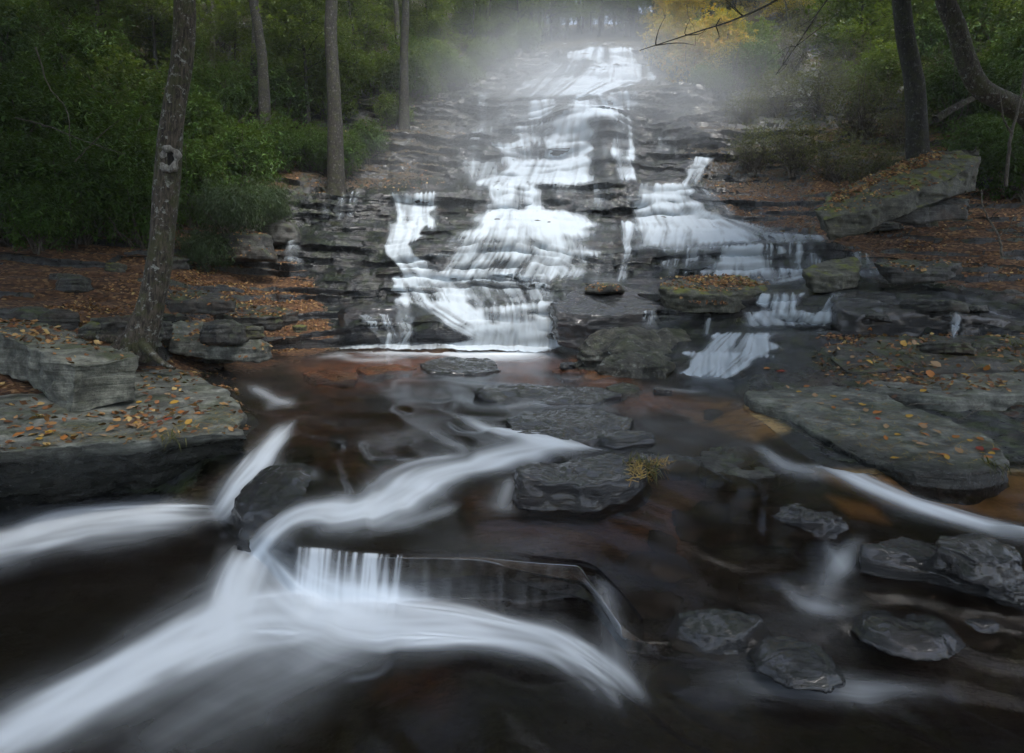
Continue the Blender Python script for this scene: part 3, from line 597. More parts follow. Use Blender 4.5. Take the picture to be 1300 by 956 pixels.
# ------------------------------------------------------------------ rocks
ROCKS = []
def rock(name, top, h, mat, label, voxel=.05, smooth=3, amp=.06, foot=1.0, cat='rock', group=None, strata=.04, shift=(0, 0), leafy=0, seed=None, dome=0., lift=0.):
    """top: outline of the upper face (photo x, y, distance); h: thickness; foot: size of the underside"""
    ck = {'grey': .4, 'block': .3, 'mossy': .55, 'ochre': .4, 'wet': .55}.get(mat, 1.)
    tw = np.array([W(*p) for p in top]); tw[:, 2] += lift
    s = sum(map(ord, label)) % 997; sz_ = max(np.ptp(tw[:, 0]), np.ptp(tw[:, 1])); fine_ = []
    for i in range(len(tw)):
        a, b2 = tw[i], tw[(i+1) % len(tw)]; m_ = int(max(2, min(7, np.linalg.norm(b2-a)/sz_*18)))
        for k2 in range(m_):
            q = a+(b2-a)*k2/m_; w_ = (.012+.02*ck)*sz_*(0 if k2 == 0 else 1); q = q+np.array([float(vn(s+i*3.1, k2*2.7, 0, 5))*w_, float(vn(s+i*1.7, k2*3.9, 1, 6))*w_*.8, 0]); fine_.append(q)
    tw = np.array(fine_); c = tw.mean(0)
    bw = tw.copy(); bw[:, :2] = c[:2]+(tw[:, :2]-c[:2])*foot+np.array(shift); bw[:, 2] = np.minimum(tw[:, 2], c[2]*.6+tw[:, 2]*.4)-h
    n = len(tw); ctop = c+np.array([0, 0, dome]); cb = bw.mean(0)
    vs = np.vstack([tw, bw, ctop, cb]); fs = []
    for i in range(n):
        j = (i+1) % n; fs += [(i, j, 2*n), (n+j, n+i, 2*n+1), (j, i, n+i), (j, n+i, n+j)]
    area = sum(tw[i, 0]*tw[(i+1) % n, 1]-tw[(i+1) % n, 0]*tw[i, 1] for i in range(n))
    f = np.array(fs)
    if area < 0: f = f[:, ::-1]
    me = mesh_np('tmp', vs, [f]); o = obj('tmp', me)
    m = o.modifiers.new('r', 'REMESH'); m.mode = 'VOXEL'; m.voxel_size = voxel
    m = o.modifiers.new('s', 'SMOOTH'); m.factor = .6; m.iterations = smooth
    dg = bpy.context.evaluated_depsgraph_get(); me2 = bpy.data.meshes.new_from_object(o.evaluated_get(dg), depsgraph=dg)
    bpy.data.objects.remove(o); bpy.data.meshes.remove(me)
    me2.name = name; nv = len(me2.vertices)
    co = np.zeros(nv*3, np.float32); me2.vertices.foreach_get('co', co); co = co.reshape(-1, 3).astype(float)
    no = np.zeros(nv*3, np.float32); me2.vertices.foreach_get('normal', no); no = no.reshape(-1, 3).astype(float)
    s = seed if seed is not None else (abs(hash(label)) % 997 if False else sum(map(ord, label)) % 997)
    size = max(np.ptp(tw[:, 0]), np.ptp(tw[:, 1]), h)
    k = 1./max(size, .4)
    d = amp*size*(fbm(co[:, 0]*3*k, co[:, 1]*3*k, co[:, 2]*3.6*k, 4, s, .55))*.9
    d += .035*size**.5*fbm(co[:, 0]*9*k, co[:, 1]*9*k, co[:, 2]*12*k, 4, s+5, .6)*.7
    # chipped bedding
    L = np.floor((co[:, 2]+.05*co[:, 0]+.04*fbm(co[:, 0]*2, co[:, 1]*2, 0, 2, s+9))/.07)
    side = 1-np.abs(no[:, 2])
    d += (.5+.5*ck)*strata*side*vn(co[:, 0]*2.2, co[:, 1]*2.2, L*3.7, s+7)
    d -= ck*.05*size**.6*sstep(.08, .38, fbm(co[:, 0]*2.6, co[:, 1]*2.6, co[:, 2]*4., 3, s+21))*(.35+.65*side)
    kt = (co[:, 2]+.35*fbm(co[:, 0]*1.1, co[:, 1]*1.1, 0, 2, s+31)*min(size, 1.5))/.07; ft = kt-np.floor(kt)
    co[:, 2] += (sstep(.6, .95, ft)-ft)*.035*np.abs(no[:, 2])*ck
    co += no*d[:, None]
    base = np.array([c[0], c[1], co[:, 2].min()])
    me2.vertices.foreach_set('co', (co-base).astype(np.float32).ravel()); me2.update()
    me2.polygons.foreach_set('use_smooth', np.ones(len(me2.polygons), bool))
    ob = obj(name, me2, M[mat], None, base.tolist()); tag(ob, label, cat, group)
    nl = len(me2.loops); me2.calc_loop_triangles()
    tr = np.zeros(len(me2.loop_triangles)*3, np.int32); me2.loop_triangles.foreach_get('vertices', tr)
    ROCKS.append((ob, co, tr.reshape(-1, 3)))
    return ob
R = rock
def blob(name, px, py, D, w, h, dy, mat, label, pts=9, foot=1.3, tilt=0, dome=.0, vox=None, **kw):
    """a rock whose visible outline spans px +- w/2 (photo pixels), top at py, height h px, dy = depth in metres"""
    top = []
    rr = random.Random(label)
    for i in range(pts):
        a = 2*math.pi*i/pts+rr.uniform(-.15, .15); c_, s_ = math.cos(a), math.sin(a)
        d = D+dy*.5+dy*.5*s_
        # the same world height all round, tilted a little
        zt = ZC-(py-YH)*D/F-tilt*c_+.0*s_
        X_ = (px-650)/F*D+c_*(w*.5*D/F)*rr.uniform(.9, 1.06)*.92
        top.append((650+F*X_/d, YH+F*(ZC-zt)/d, d))
    H = h*D/F
    kw.setdefault('smooth', 6)
    return rock(name, top, H, mat, label, voxel=vox or max(.02, min(.08, D*.0042)), foot=foot, dome=dome if dome else H*.3, **kw)

R('boulder', [(-160,415,9.3),(-60,398,10.2),(20,402,10.0),(90,418,9.4),(172,444,8.4),(180,450,8.0),(92,463,7.4),(60,450,7.75),(0,420,8.6),(-160,400,9.1)], .66, 'block', 'long squared grey boulder lying on the left bank slab', .035, 1, .035, .97, 'boulder', strata=.02)
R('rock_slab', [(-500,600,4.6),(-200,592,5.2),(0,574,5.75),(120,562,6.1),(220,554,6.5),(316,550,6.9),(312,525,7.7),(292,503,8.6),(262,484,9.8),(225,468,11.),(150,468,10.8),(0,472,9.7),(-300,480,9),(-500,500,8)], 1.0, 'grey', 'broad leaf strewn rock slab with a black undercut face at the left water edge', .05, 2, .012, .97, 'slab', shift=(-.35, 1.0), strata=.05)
R('rock_slab', [(945,496,9.0),(1000,488,9.6),(1060,490,9.3),(1130,503,8.4),(1200,524,7.4),(1268,558,6.35),(1282,580,5.85),(1232,597,5.6),(1160,596,5.7),(1100,583,6.15),(1050,556,6.8),(1010,530,7.6),(955,510,8.4)], .42, 'grey', 'smooth sloping grey slab dotted with fallen leaves at the right water edge', .035, 4, .02, 1.0, 'slab', strata=.03)
R('boulder', [(742,430,13.6),(765,420,14.2),(820,416,14.6),(862,420,14.6),(878,432,14.0),(868,448,13.2),(820,448,12.7),(775,446,12.8),(748,440,13.2)], .75, 'lichen', 'rough lichened boulder behind and above its smaller neighbour in mid stream', .03, 4, .16, 1.12, 'boulder', strata=.10, dome=.22, lift=-.05)
R('boulder', [(768,452,12.2),(800,444,12.5),(845,446,12.5),(856,455,12.1),(840,462,11.7),(790,464,11.6),(765,460,11.9)], .5, 'lichen', 'low knobbly lichened boulder in front of the larger one in mid stream', .025, 4, .16, 1.15, 'boulder', strata=.08, dome=.2, lift=-.04)
R('boulder', [(1031,262,16.6),(1045,245,17.3),(1100,222,17.8),(1150,196,18.2),(1200,184,18.6),(1240,186,18.8),(1249,200,18.2),(1225,212,17.2),(1180,232,16.6),(1100,262,16.1),(1045,276,16.2)], .62, 'mossy', 'huge tilted mossy boulder covered in dead leaves leaning on the right bank', .05, 9, .03, .93, 'boulder', strata=.03, dome=.2, lift=-.06)
R('rock', [(1120,252,17.6),(1170,246,18),(1230,250,18),(1226,258,17.2),(1160,262,17.0),(1118,260,17.2)], .5, 'ledge', 'pale rock tucked in the shade beneath the huge tilted boulder', .05, 3, .04)
R('rock', [(1018,342,14.6),(1045,330,15.2),(1085,325,15.4),(1094,332,15.0),(1090,345,14.5),(1060,350,14.2),(1030,352,14.2)], .38, 'mossy', 'pointed wedge shaped olive rock standing above the right hand cascade', .03, 2, .05, .9)
R('rock', [(1108,332,14.6),(1140,328,15.2),(1200,327,15.2),(1226,331,14.8),(1200,338,14.1),(1130,340,14.1)], .36, 'ledge', 'flat topped mossy rock right of the pointed wedge rock', .03, 2, .05, .95)
R('boulder', [(838,358,15.2),(880,349,16.2),(930,350,16.4),(975,360,15.8),(972,370,15.0),(920,374,14.4),(860,372,14.6),(840,366,14.9)], .5, 'mossy', 'mossy green rock with a heap of brown leaves on its top, right of centre', .035, 3, .06, .95, 'boulder')
R('boulder', [(700,385,16.8),(730,370,18),(790,364,18.6),(835,372,18.2),(845,388,17),(820,398,16.2),(750,400,16.0),(708,396,16.3)], .95, 'wet', 'big dark wet rock at the foot of the falls beside the plunge', .045, 3, .07, 1.0, 'boulder', strata=.09)
blob('rock', 770, 360, 17.6, 52, 12, .8, 'ledge', 'leaf capped small stone on top of the big dark wet rock')
R('boulder', [(656,592,5.55),(690,582,5.85),(740,577,6.05),(800,580,6.05),(822,590,5.8),(812,604,5.5),(760,612,5.3),(690,610,5.3),(660,602,5.4)], .3, 'wet', 'glossy wet black boulder in midstream with grass at its right end', .022, 3, .05, 1.06, 'boulder', strata=.025)
R('rock', [(880,580,6.3),(905,566,6.8),(950,568,6.8),(1000,584,6.3),(1012,598,6.0),(960,604,5.8),(895,600,5.8)], .3, 'ledge', 'mossy dark rock beside the thin right hand current', .025, 2, .06, 1.05)
blob('rock', 855, 592, 5.9, 100, 26, .5, 'wet', 'low wet rock between the glossy black boulder and the mossy dark rock')
blob('rock', 800, 556, 7.0, 90, 14, .5, 'wet', 'flat wet stone behind the glossy black boulder')
R('rock', [(1092,690,4.45),(1130,680,4.7),(1200,688,4.7),(1310,724,4.3),(1400,750,4.1),(1400,790,3.7),(1290,758,4.0),(1180,725,4.3),(1110,712,4.4)], .3, 'wet', 'long low glistening wet rock at the lower right edge', .02, 3, .04, 1.05, strata=.03)
blob('rock', 925, 806, 3.95, 120, 34, .45, 'wet', 'wet mottled rock near the bottom edge, right of centre')
blob('rock', 1262, 792, 3.95, 90, 32, .5, 'wet', 'dark wet rock in the lower right corner')
for x_, y_, d_, w_, h_, lb in ((965, 632, 5.5, 120, 16, 'low purplish wet rock just right of the mossy dark rock'), (905, 668, 5.0, 110, 16, 'flat wet rock in the dark water right of centre, nearest the middle'), (1150, 706, 4.55, 90, 14, 'small wet hump left of the long glistening rock'),
                                 (845, 716, 4.6, 80, 14, 'smooth wet rock below the flat wet rock right of centre'), (1180, 806, 3.75, 130, 20, 'broad low wet rock left of the lower right corner'), (1030, 846, 3.55, 110, 18, 'wet rock touched by faint foam at the bottom right')):
    blob('rock', x_, y_, d_, w_, h_, .45, 'wet', lb, lift=-.045)
R('boulder', [(300,628,6.15),(335,600,6.6),(385,594,6.7),(425,606,6.4),(440,630,6.0),(400,648,5.5),(345,662,5.3),(305,658,5.5)], .38, 'wet', 'rounded dark boulder with water sliding over it between two white currents', .03, 22, .03, 1.1, 'boulder', strata=.01, lift=.07, dome=.18)
0 and R('rock', [(515,708,4.62),(620,704,4.66),(700,712,4.55),(742,738,4.3),(735,750,4.22),(640,742,4.28),(515,742,4.3)], .36, 'wet', 'dark wet ledge beside the small foreground curtain of water', .022, 3, .03, 1.0)
R('rock', [(530,458,13.6),(570,452,14.6),(620,455,14.4),(640,466,13.),(600,474,12.4),(545,472,12.6)], .25, 'wet', lift=-.02, label='flat dark rock breaking the surface in front of the main falls', voxel=.03, smooth=3, amp=.05)
R('rock', [(600,492,9.9),(650,484,10.6),(720,484,10.6),(790,494,9.9),(760,508,9.2),(640,510,9.1)], .22, 'wet', 'broad dark stone awash in the middle of the pool', .03, 6, .05, lift=-.05)
R('rock', [(640,524,7.9),(690,513,8.6),(760,512,8.6),(806,524,7.9),(800,545,7.3),(740,553,7.05),(660,548,7.2)], .25, 'wet', 'wide wet slab rock below the pool with a thin white rim of water', .025, 6, .04, lift=-.05)
R('rock', [(770,492,10.3),(790,483,10.9),(812,488,10.6),(815,502,10.0),(790,506,9.7)], .3, 'lichen', 'small ochre stained stone in front of the lichened boulders', .022, 2, .08)
R('rock', [(385,474,12.4),(420,468,13.1),(455,472,12.7),(450,484,11.7),(400,486,11.6)], .14, 'ochre', 'rusty orange stone in the shallow water at left', .025, 4, .04)
R('rock', [(452,466,13.4),(490,462,14.),(530,465,13.6),(520,474,12.8),(465,476,12.6)], .14, 'ochre', 'rusty brown stone right of the orange stone in the shallows', .025, 4, .04)
R('rock', [(700,470,13),(745,463,13.8),(775,468,13.2),(768,478,12.3),(715,480,12.2)], .14, 'ochre', 'rusty stone just left of the lichened boulders', .025, 4, .04)
R('rock_ledge', [(1058,386,13.2),(1090,372,14.4),(1180,366,15),(1320,372,14.4),(1500,385,13.6),(1500,420,11.6),(1300,408,12.1),(1170,398,12.5),(1090,402,12.5)], .62, 'wet', 'long smooth dark wet shelf at the right with water sheeting over it', .045, 5, .03, 1.0, 'ledge', strata=.03)
R('rock_ledge', [(1035,446,11.2),(1090,432,12),(1180,428,12.),(1300,425,11.8),(1460,430,11),(1460,470,9.4),(1300,462,9.7),(1180,468,9.8),(1075,470,10.0)], .3, 'ledge', 'upper leaf scattered ledge on the right bank below the dark wet shelf', .04, 2, .04, 1.0, 'ledge', strata=.06)
R('rock_ledge', [(1085,490,9.3),(1120,474,10),(1200,470,10),(1320,468,9.9),(1460,476,9.5),(1460,510,8.1),(1300,500,8.3),(1210,508,8.2),(1130,502,8.7)], .3, 'grey', 'grey lower ledge on the right bank above the sloping slab', .035, 2, .04, 1.0, 'ledge', strata=.05)
R('rock', [(985,480,10.4),(1010,468,11),(1055,464,11),(1090,478,10.2),(1060,488,9.8),(1000,488,10)], .3, 'ledge', 'dark rock with clinging leaves beside the lowest right cascade', .03, 2, .07)
R('rock_ledge', [(985,440,11.8),(1010,420,13),(1060,414,13.4),(1100,420,13),(1080,436,12),(1020,448,11.6)], .4, 'wet', 'dark wet ledge under the middle step of the right hand stream', .035, 2, .07, cat='ledge')
R('rock_slab', [(208,372,14.6),(240,366,15.2),(285,374,15.2),(300,381,14.8),(270,384,14.3),(215,380,14.3)], .3, 'ledge', 'narrow dark slab jutting from the leafy bank right of the big tree', .03, 2, .03, .96, 'slab')
R('rock_slab', [(270,392,15.6),(300,384,16.6),(350,388,16.6),(380,394,16),(350,402,15.2),(290,402,15)], .35, 'ledge', 'second dark slab of the left ledges, just above the leafy one', .03, 2, .03, .96, 'slab')
R('rock_slab', [(205,412,12.2),(250,405,13.2),(300,416,13.2),(345,438,12.6),(330,443,12.2),(270,438,11.9),(215,430,11.8)], .3, 'grey', 'leaf covered sloping slab right of the foot of the big tree', .03, 2, .03, 1., 'slab')
blob('rock', 272, 450, 12.6, 42, 12, .5, 'grey', 'small grey stone at the water edge below the big tree')
blob('boulder', 300, 296, 20.5, 76, 34, 1.4, 'ledge', 'rounded mossy boulder under the drooping bush on the left ledges', cat='boulder')
blob('boulder', 345, 283, 22.5, 60, 26, 1.4, 'ledge', 'smaller dark boulder at the upper edge of the left ledges', cat='boulder')
blob('boulder', 563, 402, 18.4, 78, 42, 1., 'wet', 'humped dark rock at the left foot of the main falls', cat='boulder', foot=1.2, dome=.3)
blob('boulder', 465, 392, 18.6, 90, 52, 1.2, 'wet', 'dark spray soaked rock at the far left foot of the falls', cat='boulder', foot=1.2, dome=.3)
blob('boulder', 768, 146, 34.6, 44, 42, 1.2, 'wet', 'dark rock dividing the upper fall, below the top ledge', cat='boulder', foot=1.15, dome=.5)
blob('boulder', 768, 198, 32.2, 54, 34, 1.2, 'wet', 'dark humped rock under the divided upper fall', cat='boulder', foot=1.2, dome=.4)
0 and blob('rock', 1225, 152, 19.5, 70, 20, 1., 'mossy', 'mossy stone behind the huge tilted boulder on the right bank')

def loose(name, sx_, sy_, sz_, mat, seed):
    r_ = random.Random(seed); tp = []
    for i in range(8):
        a = 2*math.pi*i/8+r_.uniform(-.2, .2); x, y = math.cos(a)*sx_*r_.uniform(.8, 1.1), 50+math.sin(a)*sy_*r_.uniform(.8, 1.1); tp.append((650+F*x/y, YH+F*(ZC-0)/y, y))
    ob = rock(name, tp, sz_, mat, f'loose {seed}', voxel=.03*max(sx_, .5), smooth=3, amp=.09, foot=1.15, strata=.06, dome=sz_*.25, seed=seed); ROCKS.pop(); return ob
bank_rocks = [loose('rock', .55, .35, .28, 'ledge', 11), loose('rock', .8, .45, .22, 'ledge', 12), loose('rock', .4, .32, .3, 'mossy', 13), loose('rock', 1.0, .5, .26, 'ledge', 14)]
wet_rocks = [loose('rock', .32, .2, .16, 'wet', 21), loose('rock', .5, .3, .18, 'wet', 22), loose('rock', .22, .18, .14, 'wet', 23)]
# ------------------------------------------------------------------ ray casting onto the land
allv = [G]; allt = [np.concatenate([gq[:, [0, 1, 2]], gq[:, [0, 2, 3]]])]; off = len(G); 
for ob, co, tr in ROCKS: allv.append(co); allt.append(tr+off); off += len(co)
land = BVHTree.FromPolygons(np.concatenate(allv).tolist(), np.concatenate(allt).tolist())
def down(x, y): 
    h = land.ray_cast(Vector((x, y, 120)), Vector((0, 0, -1))); return h[0], h[1]
def aim(px, py):
    d = Vector(((px-650)/F, 1, -(py-YH)/F)).normalized(); h = land.ray_cast(Vector((0, 0, ZC)), d); return h[0], h[1]
def at(px, D):
    p, n = down((px-650)/F*D, D); return p

first = set()
def loose_at(proto, x, y, s_, dz, label, group):
    p, _ = down(x, y)
    if p is None: return
    if proto.name in first: o = proto.copy(); COL.objects.link(o)
    else: o = proto; first.add(proto.name)
    o.location = (x, y, p.z+dz*s_); o.rotation_euler = (random.uniform(-.12, .12), random.uniform(-.12, .12), random.uniform(0, 6.28) if dz > -.2 else random.uniform(-.5, .5)); o.scale = (s_, s_, s_*random.uniform(.8, 1.2))
    tag(o, label, 'rock', group)
rl = random.Random(9)
for i in range(46):
    D = rl.uniform(9.5, 24); left = i % 2 == 0
    px = rl.uniform(-60, 330 if D < 17 else 400) if left else rl.uniform(1110, 1360)
    if not left and (D < 10.5 or 14 < D < 19.5): continue
    loose_at(bank_rocks[i % 4], (px-650)/F*D, D, rl.uniform(.6, 1.3) if left else rl.uniform(.45, .8), -.13, f"broken rock lying among the leaves of the {'left' if left else 'right'} bank", f"loose rocks on the {'left' if left else 'right'} bank")
for i, (px, py) in enumerate([(905,640),(985,655),(840,668),(850,780),(470,560),(430,540),(380,560),(860,548),(905,520),(1040,650),(1240,740),(920,705),(480,500),(720,470),(840,500),(980,634),(1012,650),(872,652),(905,668),(830,720),(1270,770)]):
    z_ = np.interp(py, [470, 520, 600, 700, 800], [0, -.05, -.22, -.45, -.65]); D = F*(ZC-z_)/(py-YH)
    loose_at(wet_rocks[i % 3], (px-650)/F*D, D, rl.uniform(.45, .9), -.035, 'small wet black rock awash in the stream', 'small wet rocks in the stream')

# ------------------------------------------------------------------ leaves
def rotm(fwd, up):
    fwd = fwd/(np.linalg.norm(fwd, axis=1, keepdims=True)+1e-9); sd = np.cross(fwd, up); sd /= np.linalg.norm(sd, axis=1, keepdims=True)+1e-9
    u = np.cross(sd, fwd); return np.stack([sd, fwd, u], -1)
def inst(tv, tfs, Mx, Tr, rnd):
    n = len(Mx); k_ = len(tv); v = np.einsum('nij,kj->nki', Mx, tv)+Tr[:, None]
    fs = [(np.asarray(f)[None]+(np.arange(n)*k_)[:, None, None]).reshape(-1, np.asarray(f).shape[1]) for f in tfs]
    return v.reshape(-1, 3), fs, np.repeat(rnd, k_)
LEAF4 = (np.array([[0, 0, 0], [.5, .45, .06], [0, 1, -.08], [-.5, .45, .06]]), [np.array([[0, 1, 2, 3]])])
LONG = (np.array([[0, 0, 0], [.5, .35, .05], [.42, .7, 0], [0, 1, -.12], [-.42, .7, 0], [-.5, .35, .05], [0, .5, -.04]]), [np.array([[0, 1, 6, 5], [6, 1, 2, 3], [6, 3, 4, 5]])])
LITTER = (np.array([[0, 0, 0], [.42, .25, .10], [.5, .55, .16], [.22, .85, .08], [0, 1, 0.16], [-.25, .82, .1], [-.5, .5, .2], [-.38, .2, .08], [0, .5, -.02]]),
          [np.array([[8, 0, 1, 2], [8, 2, 3, 4], [8, 4, 5, 6], [8, 6, 7, 0]])])
def unit(n, flat=0.):
    v = rng.normal(size=(n, 3)); v[:, 2] *= (1-flat); return v/(np.linalg.norm(v, axis=1, keepdims=True)+1e-9)
def foliage_mesh(name, tips, dirs, per, L, Wd, spread=.08, droop=.3, tpl=LONG, layer=False):
    n = len(tips)*per
    tp = np.repeat(tips, per, 0)+rng.normal(size=(n, 3))*spread; dr = np.repeat(dirs, per, 0)
    f = unit(n, .5)+dr*.6+np.array([0, 0, -droop]); up = np.repeat(dirs, per, 0)*.3+np.array([0, 0, 1.])+rng.normal(size=(n, 3))*.35
    Mx = rotm(f, up); ll = L*rng.uniform(.65, 1.15, n)
    Mx = Mx*np.stack([np.full(n, Wd)*ll/L, ll, ll], -1)[:, None, :]
    rnd = np.clip(np.repeat(rng.uniform(0, 1, len(tips)), per)*.5+rng.uniform(0, 1, n)*.5, 0, 1)
    v, fs, r = inst(tpl[0], tpl[1], Mx, tp, rnd)
    return mesh_np(name, v, fs, dict(rnd=r))
def bend_path(a, b, n, wob, sag=0.):
    t = np.linspace(0, 1, n)[:, None]; p = a+(b-a)*t; w = np.sin(t*math.pi)
    p = p+w*rng.normal(size=(1, 3))*wob+np.cumsum(rng.normal(size=(n, 3))*wob*.12, 0)*t; p[:, 2] += sag*w[:, 0]; return p
def shrub_proto(name, RX, H, ntips, per, L, Wd, leaf, stems=14, droop=.3, tpl=LONG, clump=.0, shell=.55, mat_stem='twig', base=.05):
    """a many-stemmed shrub standing at the origin"""
    root = empty(name, (0, 0, -50))
    c = np.array([0, 0, H*.52]); cl = unit(max(6, ntips//22)); cl = cl*rng.uniform(.35, 1, (len(cl), 1))**.5*np.array([RX, RX, H*.5])+c
    d = unit(ntips); r = rng.uniform(shell, 1, (ntips, 1))**.7
    tips = d*r*np.array([RX, RX, H*.5])+c
    if clump: tips = tips*(1-clump)+cl[rng.integers(0, len(cl), ntips)]*clump+rng.normal(size=(ntips, 3))*RX*.09
    lump = fbm(tips[:, 0]*1.3/RX*2, tips[:, 1]*1.3/RX*2, tips[:, 2]*2.6/H*2, 2, int(rng.integers(0, 999)))
    tips = c+(tips-c)*(1+lump*.38)[:, None]; keepm = (tips[:, 2] > base) & (lump > -.55); tips = tips[keepm]
    dirs = (tips-c)/np.array([RX, RX, H*.5]); dirs /= np.linalg.norm(dirs, axis=1, keepdims=True)+1e-9
    P = []
    for i in range(stems):
        e = tips[rng.integers(len(tips))]*.97; b0 = np.array([rng.normal()*.12*RX, rng.normal()*.12*RX, -.2]); mid = b0*.4+e*.6; mid[2] = e[2]*.45
        path = spline([b0, mid*np.array([.6, .6, .7]), mid, e], 9)+rng.normal(size=(9, 3))*.02; P.append((path, np.linspace(.028, .006, 9)*max(.6, RX)))
        for _ in range(3):
            k_ = rng.integers(3, 8); e2 = path[k_]+unit(1)[0]*RX*.4; P.append((bend_path(path[k_], e2, 5, .05), np.linspace(.010, .003, 5)*max(.6, RX)))
    v, q = tubes(P, 5); obj('stems', mesh_np('stems', v, [q]), M[mat_stem], root)
    obj('foliage', foliage_mesh('foliage', tips, dirs, per, L, Wd, L*.35, droop, tpl), M[leaf], root)
    return root
def tree_proto(name, H, r0, crown0, crownR, nl, per, L, leaf, bark='bark2', lean=.4, clumps=26, dens=1.):
    """trunk with limbs and an airy crown of leaf clumps, standing at the origin"""
    root = empty(name, (0, 0, -50))
    n = 14; t = np.linspace(0, 1, n); l = rng.normal(size=2)*lean
    pts = np.stack([l[0]*t**1.5+np.cumsum(rng.normal(size=n))*.05, l[1]*t**1.5+np.cumsum(rng.normal(size=n))*.05, t*H-.3], -1)
    rad = r0*(1-.72*t); rad[0] *= 1.7; rad[1] *= 1.12
    v, q = tubes([(spline(pts, 30), np.interp(np.linspace(0, 1, 30), t, rad))], 10)
    v[:, :2] *= 1; obj('trunk', mesh_np('trunk', v, [q]), M[bark], root)
    P, cs = [], []
    for i in range(nl):
        u = rng.uniform(crown0, .98); p0 = np.array([np.interp(u, t, pts[:, a]) for a in range(3)]); a = rng.uniform(0, 2*math.pi)
        ln = crownR*rng.uniform(.55, 1.1)*(1.1-.55*(u-crown0)/(1-crown0)); e = p0+np.array([math.cos(a)*ln, math.sin(a)*ln, ln*rng.uniform(-.05, .5)])
        pth = bend_path(p0, e, 7, .12*crownR*.5, .1); P.append((pth, np.linspace(r0*.28*(1.2-u), .008, 7)))
        for kx in range(3, 7):
            for _ in range(2):
                c = pth[kx]+unit(1, .5)[0]*crownR*.22; cs.append(c); P.append((np.array([pth[kx], (pth[kx]+c)/2+[0, 0, .04], c]), np.array([.012, .008, .004])))
    v, q = tubes(P, 5); obj('limbs', mesh_np('limbs', v, [q]), M[bark], root)
    cs = np.array(cs); nt = int(clumps*dens); tips = np.repeat(cs, nt, 0)+rng.normal(size=(len(cs)*nt, 3))*np.array([.34, .34, .16])*crownR*.42
    obj('crown', foliage_mesh('crown', tips, np.tile([0, 0, .3], (len(tips), 1)), per, L, L*.55, L*.6, .25, LEAF4), M[leaf], root)
    return root

rh = [shrub_proto('rhododendron_shrub', 1.5, 2.6, 1100, 7, .15, .045, 'rhodo', 16, .35, clump=.45) for _ in range(3)]
fern = [shrub_proto('drooping_shrub', 1.4, 2.0, 1300, 8, .16, .022, 'fern', 10, 1.1, clump=.3, shell=.7)]
thin = [shrub_proto('thin_shrub', 1.5, 2.4, 800, 5, .075, .042, 'twiggy', 34, .3, clump=.3, shell=.3) for _ in range(2)]
gsh = [shrub_proto('leafy_shrub', 1.4, 2.2, 1100, 6, .10, .055, 'green', 14, .3, clump=.4, shell=.5) for _ in range(2)]
ash = [shrub_proto('autumn_shrub', 1.5, 2.6, 900, 6, .11, .07, 'autumn', 12, .3, clump=.45, shell=.5)]
tall = [tree_proto('forest_tree', 19, .24, .42, 4.2, 26, 5, .16, 'green', clumps=14) for _ in range(2)]
young = [tree_proto('young_tree', 8.5, .09, .16, 2.3, 30, 5, .13, 'green', clumps=14, lean=.6) for _ in range(2)]
yaut = [tree_proto('autumn_tree', 8., .09, .2, 2.3, 28, 5, .13, 'autumn', clumps=13, lean=.6)]
used = set()
def place(proto, px, D, s, label, cat, group, rz=None, sink=.1, z=None, tilt=(0, 0)):
    o = proto if proto.name not in used else copy_tree(proto)
    used.add(proto.name)
    p = at(px, D) if z is None else Vector(((px-650)/F*D, D, z))
    o.location = (p.x, p.y, p.z-sink); o.rotation_euler = (tilt[0], tilt[1], random.uniform(0, 6.28) if rz is None else rz); o.scale = (s, s, s*random.uniform(.92, 1.1))
    return tag(o, label, cat, group)
# left bank: rhododendrons in front of the wooded slope
gL = 'rhododendrons on the left bank'
lefts = [(-120,17,1.6),(10,18.5,1.5),(95,19,1.35),(-40,21,1.8),(150,21.5,1.5),(60,23,1.8),(-170,22,1.9),(240,23,1.35),(130,25,1.9),(20,26,2.),(300,26.5,1.4),(215,29,1.8),(-80,27,2.1),(350,30,1.2),(110,32,2.1),(280,33,1.7),(400,31.5,1.0),(435,30.5,1.0),(-10,34,2.3),(465,33.5,.95),(180,19.5,1.1),(50,17.5,.9)]
lab = ['glossy dark rhododendron overhanging the left bank, nearest the left edge', 'dark rhododendron behind pale bare twigs, above the squared boulder', 'dark rhododendron just left of the big tree trunk', 'tall rhododendron behind the front row at the far left',
       'rhododendron directly behind the big mossy tree trunk', 'tall rhododendron between the left edge and the big tree', None, 'rhododendron right of the big tree, above the drooping bush']
for i, (px, D, s) in enumerate(lefts):
    lb = lab[i] if i < len(lab) and lab[i] else ('dark green rhododendron massed on the slope behind the big tree')
    place(rh[i % 3], px, D, s, lb, 'shrub', gL)
for i, (px, D, s, lb) in enumerate([(290,20.8,1.0,'drooping fine leaved green bush hanging over the left ledges'), (335,22.8,.85,'smaller drooping bush nearest the falls on the left ledges'), (262,20.4,.75,'drooping green bush just right of the big tree trunk')]):
    place(fern[0], px, D, s, lb, 'shrub', 'drooping bushes on the left ledges')
